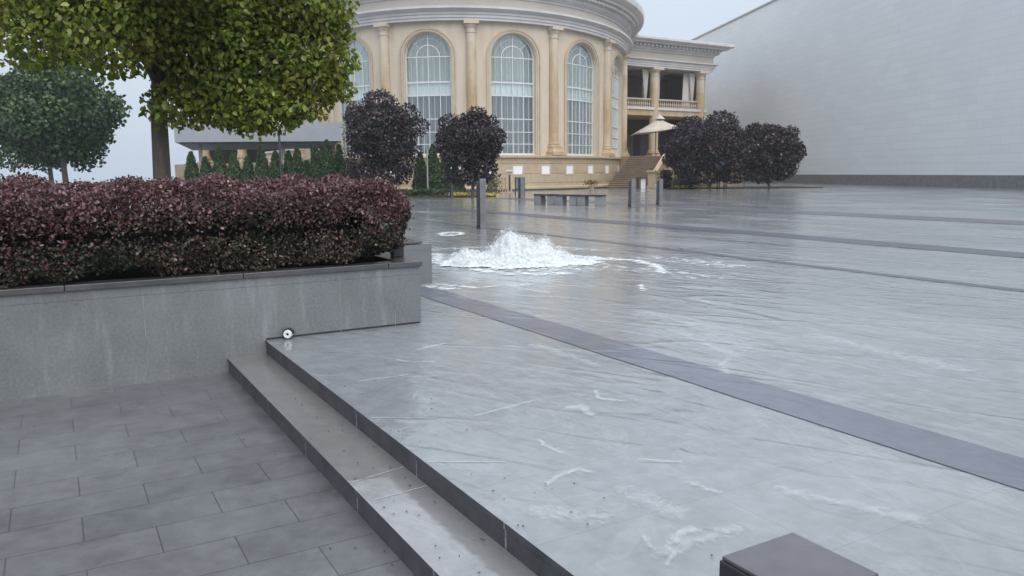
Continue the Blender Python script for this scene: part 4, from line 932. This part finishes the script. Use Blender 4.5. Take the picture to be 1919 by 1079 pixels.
def hgush(X, Y):
    r = np.hypot(X*1.0, Y*.9); n1 = fbm(X, Y, 1, 5, 1.6); n2 = np.abs(fbm(X, Y, 2, 5, 4.0))
    ang = np.arctan2(Y, X)
    bump1 = .235*np.exp(-(np.hypot((X-.06)*.95, Y)/.36)**3.6)+.02*np.exp(-(np.hypot(X+.0, Y)/.2)**2)+.035*np.exp(-(np.hypot(X-.22, Y-.05)/.15)**2)+.13*np.exp(-(np.hypot(X+.30, Y+.06)/.20)**2)
    sk = .15*np.exp(-((np.hypot((X+.08)*.60, Y))/.50)**2)+.03*np.exp(-((np.hypot((X+.08)*.5, Y*.85))/.72)**2.5)
    side = .09*np.exp(-(((X+.80)/.30)**2+((Y+.05)/.28)**2))+.05*np.exp(-(((X-.75)/.35)**2+((Y+.0)/.25)**2))
    n3 = np.abs(fbm(X, Y, 8, 4, 2.0))
    h = bump1*(.98+.10*n1+.14*(n3-.3))+sk*(1+.55*n1)+side*(1+.9*n1)+.05*(n2-.3)*np.exp(-(r/.8)**2)
    h = np.where(h > .10, .10+(h-.10)*.72, h)
    return h-.018-.03*np.clip(r-.95, 0, 1)
def dgush(X, Y, H): return np.clip(H/.045, 0, 1)*1.1+.25*(H > .1)
heightfield('mound', 0, 0, -1.6, 1.6, -1.1, 1.1, .012, hgush, M['foam'], gush, df=dgush)
for q_, (sc, ad_, se) in enumerate(((1.07, .02, 41), (1.16, .035, 42), (1.26, .05, 43))):
    def hs(X, Y):
        b0 = hgush(X/(1+.03*(q_+1)), Y/(1+.03*(q_+1))); r = np.hypot(X, Y)
        return b0*sc+ad_*np.clip(b0/.12, 0, 1)*(1+1.1*np.maximum(0, fbm(X, Y, se, 4, 4.0)))*.8-.01
    def ds(X, Y, H): return np.clip(.62-.16*q_+.10*fbm(X, Y, se+5, 3, 2), 0, .8)*np.clip(H/.10, 0, 1)
    heightfield('splash', 0, 0, -1.4, 1.4, -1.0, 1.0, .016, hs, M['splash'], gush, df=ds)
def icos(mb_, c, r):
    rr_ = r; vs = [(0, 0, r*1.3), (r, 0, 0), (0, r, 0), (-r, 0, 0), (0, -r, 0), (0, 0, -r)]
    mb_.add([(c[0]+a, c[1]+b_, c[2]+d) for a, b_, d in vs], [(0, 1, 2), (0, 2, 3), (0, 3, 4), (0, 4, 1), (5, 2, 1), (5, 3, 2), (5, 4, 3), (5, 1, 4)])
dr = MB(); rr = random.Random(9)
for i in range(900):
    a = rr.uniform(0, 6.28); q = abs(rr.gauss(0, .30)); x, y = q*math.cos(a)*1.35, q*math.sin(a); z = .30*math.exp(-(q/.5)**2.8)+rr.random()**2.4*.12+.02
    icos(dr, (x, y, z), rr.uniform(.002, .0075))
for i in range(46):   # thrown-up beads in short arcs
    a = rr.uniform(0, 6.28); q = rr.uniform(.05, .5); x, y = q*math.cos(a)*1.2, q*math.sin(a); z = .28*math.exp(-(q/.5)**2.8); h_ = rr.uniform(.03, .10)
    for k in range(7): icos(dr, (x*(1+.05*k), y*(1+.05*k), z+h_*math.sin(k/6*2.2)), .0095*(1-k/9)*rr.uniform(.5, 1.1))
tag(dr.build('spray', M['drop'], gush, smooth=True), kind='stuff')
def dist_poly(X, Y, pts):
    d = np.full(X.shape, 9.)
    for (a, b_) in zip(pts, pts[1:]):
        dx, dy = b_[0]-a[0], b_[1]-a[1]; t_ = np.clip(((X-a[0])*dx+(Y-a[1])*dy)/(dx*dx+dy*dy), 0, 1); d = np.minimum(d, np.hypot(X-a[0]-t_*dx, Y-a[1]-t_*dy))
    return d
def dens_of(X, Y, strokes):
    D = np.zeros(X.shape)
    for pts, wd, am in strokes: D = np.maximum(D, am*np.exp(-(dist_poly(X, Y, pts)/wd)**2))
    return D
def zero(X, Y): return np.zeros(X.shape)
def dfoam(X, Y, H):   # world coordinates
    D = dens_of(X, Y, (([(-1.0, 12.6), (-.7, 11.6), (-.2, 11.1), (.2, 10.85), (.7, 10.9)], .22, .62), ([(-1.3, 13.6), (-1.2, 12.6), (-.95, 11.9)], .25, .58), ([(.4, 13.2), (1.1, 13.1), (1.55, 12.7), (1.95, 12.4), (2.12, 11.8), (2.14, 11.2), (2.1, 10.9)], .13, .70), ([(.7, 12.5), (1.5, 12.6)], .35, .60),
                        ([(.45, 11.3), (1.0, 11.75), (1.4, 12.3)], .16, .55), ([(-1.05, 9.75), (-.85, 9.55), (-.7, 9.5)], .12, .6), ([(1.55, 9.22), (1.6, 9.7)], .05, .62), ([(-.9, 9.9), (-.5, 9.6), (.2, 9.8)], .12, .45), ([(-1.4, 14.5), (.2, 15.2), (1.5, 14.2)], .4, .36), ([(1.5, 11.5), (2.6, 10.4)], .5, .34), ([(2.3, 12.8), (3.2, 11.6)], .5, .38)))
    e_ = np.hypot((X-.15)/1.45, (Y-12.1)/1.25); return np.maximum(D, .66*np.exp(-(e_/.95)**4))
tag(heightfield('foam', 0, 0, -2.2, 3.6, 8.9, 16, .03, zero, M['thinfoam'], df=dfoam, flat=.0075), 'thin broken white foam spreading on the wet paving round the gushing water', 'foam', kind='stuff')
def dring(X, Y, H):
    r = np.hypot(X/.30, Y/.62); return .50*np.exp(-((r-.8)/.34)**2)+.36*np.exp(-(r/.9)**2)
hr_ = heightfield('foam_ring', 0, 0, -.6, .6, -1.2, 1.2, .02, zero, M['thinfoam'], loc=(-1.40, 18.25, 0), df=dring, flat=.008); tag(hr_, 'small flat oval of white foam on the paving left of the near bollard', 'foam')
TR = [([(0.53, 4.93), (0.53, 4.75), (0.66, 4.7)], .013, .85), ([(0.34, 4.56), (0.4, 4.58), (0.45, 4.43)], .028, .75), ([(0.14, 4.0), (0.16, 3.91), (0.24, 3.8)], .010, .75), ([(0.15, 3.4), (0.2, 3.48), (0.25, 3.53), (0.31, 3.58), (0.36, 3.54)], .014, .68), ([(0.6, 2.82), (0.65, 2.91), (0.7, 2.93)], .022, .64), ([(0.5, 2.87), (0.51, 2.79), (0.53, 2.76)], .009, .72), ([(0.55, 2.66), (0.59, 2.74)], .007, .7),
      ([(1.61, 5.74), (1.51, 5.58), (1.49, 5.35)], .03, .66), ([(-0.87, 5.82), (-0.75, 5.74), (-0.59, 5.76)], .012, .75), ([(-0.75, 6.17), (-0.57, 6.38)], .018, .66), ([(-1.05, 5.21), (-0.73, 5.38)], .006, .72), ([(-0.21, 4.43), (0.13, 4.72)], .010, .58), ([(0.62, 3.7), (0.81, 3.66)], .007, .75), ([(0.79, 3.41), (0.89, 3.29)], .02, .5), ([(0.54, 2.74), (0.9, 2.95)], .03, .42), ([(2.0, 8.6), (2.16, 8.07)], .05, .5), ([(1.44, 6.85), (1.58, 6.2), (1.7, 5.86)], .07, .5), ([(2.12, 9.4), (2.69, 9.15)], .08, .5),
      ([(.2, 6.3), (.6, 5.6)], .05, .36), ([(1.3, 7.6), (1.7, 7.0), (1.8, 6.2)], .18, .40), ([(.5, 3.3), (.65, 3.1)], .05, .40), ([(2.6, 6.5), (3.1, 5.4)], .12, .42), ([(1.2, 3.3), (1.6, 3.0)], .04, .45), ([(.1, 3.1), (.35, 3.05)], .05, .36)]
tag(heightfield('foam_trails', 0, 0, -1.3, 3.4, 2.5, 9.8, .012, zero, M['fleck'], df=lambda X, Y, H: dens_of(X, Y, TR), flat=.0075), 'faint scattered white foam trails on the near wet paving', 'foam', kind='stuff')
# leaf litter
rg = np.random.default_rng(5); N = 110
s_ = np.concatenate([1.18+.28*rg.random(50)**.7, 1.5+rg.random(40)**2*.5, .9+.25*rg.random(20)]); t_ = np.concatenate([2.0+rg.random(50)*3.5, 1.7+rg.random(40)*4.5, 2+rg.random(20)*3])
z_ = np.concatenate([np.full(50, -.114), np.full(40, .006), np.full(20, -.234)])
P = np.stack([.866025*s_-.5*t_, .5*s_+.866025*t_, z_], 1)
tag(leaves('fallen_leaves', P, np.tile([0, 0, 3.], (N, 1)), .012, rg, leafmat('litter', [(0, (.02, .015, .012)), (.7, (.05, .04, .03)), (.88, (.1, .08, .05)), (1, (.45, .42, .38))]), jitter=.4), 'scattered small fallen leaves and crumbs on the wet steps', 'leaves', kind='stuff')

# ================================================================== rain haze
hz_ = MB(); hz_.box((5, 60, 9.7), (130, 170, 22.2)); m = bpy.data.materials.new('rain_haze'); m.use_nodes = True; n = m.node_tree; n.nodes.clear()
o_ = n.nodes.new('ShaderNodeOutputMaterial'); v_ = n.nodes.new('ShaderNodeVolumePrincipled'); v_.inputs['Color'].default_value = (.86, .92, 1, 1); v_.inputs['Density'].default_value = .0006; v_.inputs['Anisotropy'].default_value = .2
n.links.new(v_.outputs[0], o_.inputs['Volume']); tag(hz_.build('haze', m), kind='stuff', label='thin rain haze hanging over the plaza', cat='haze')
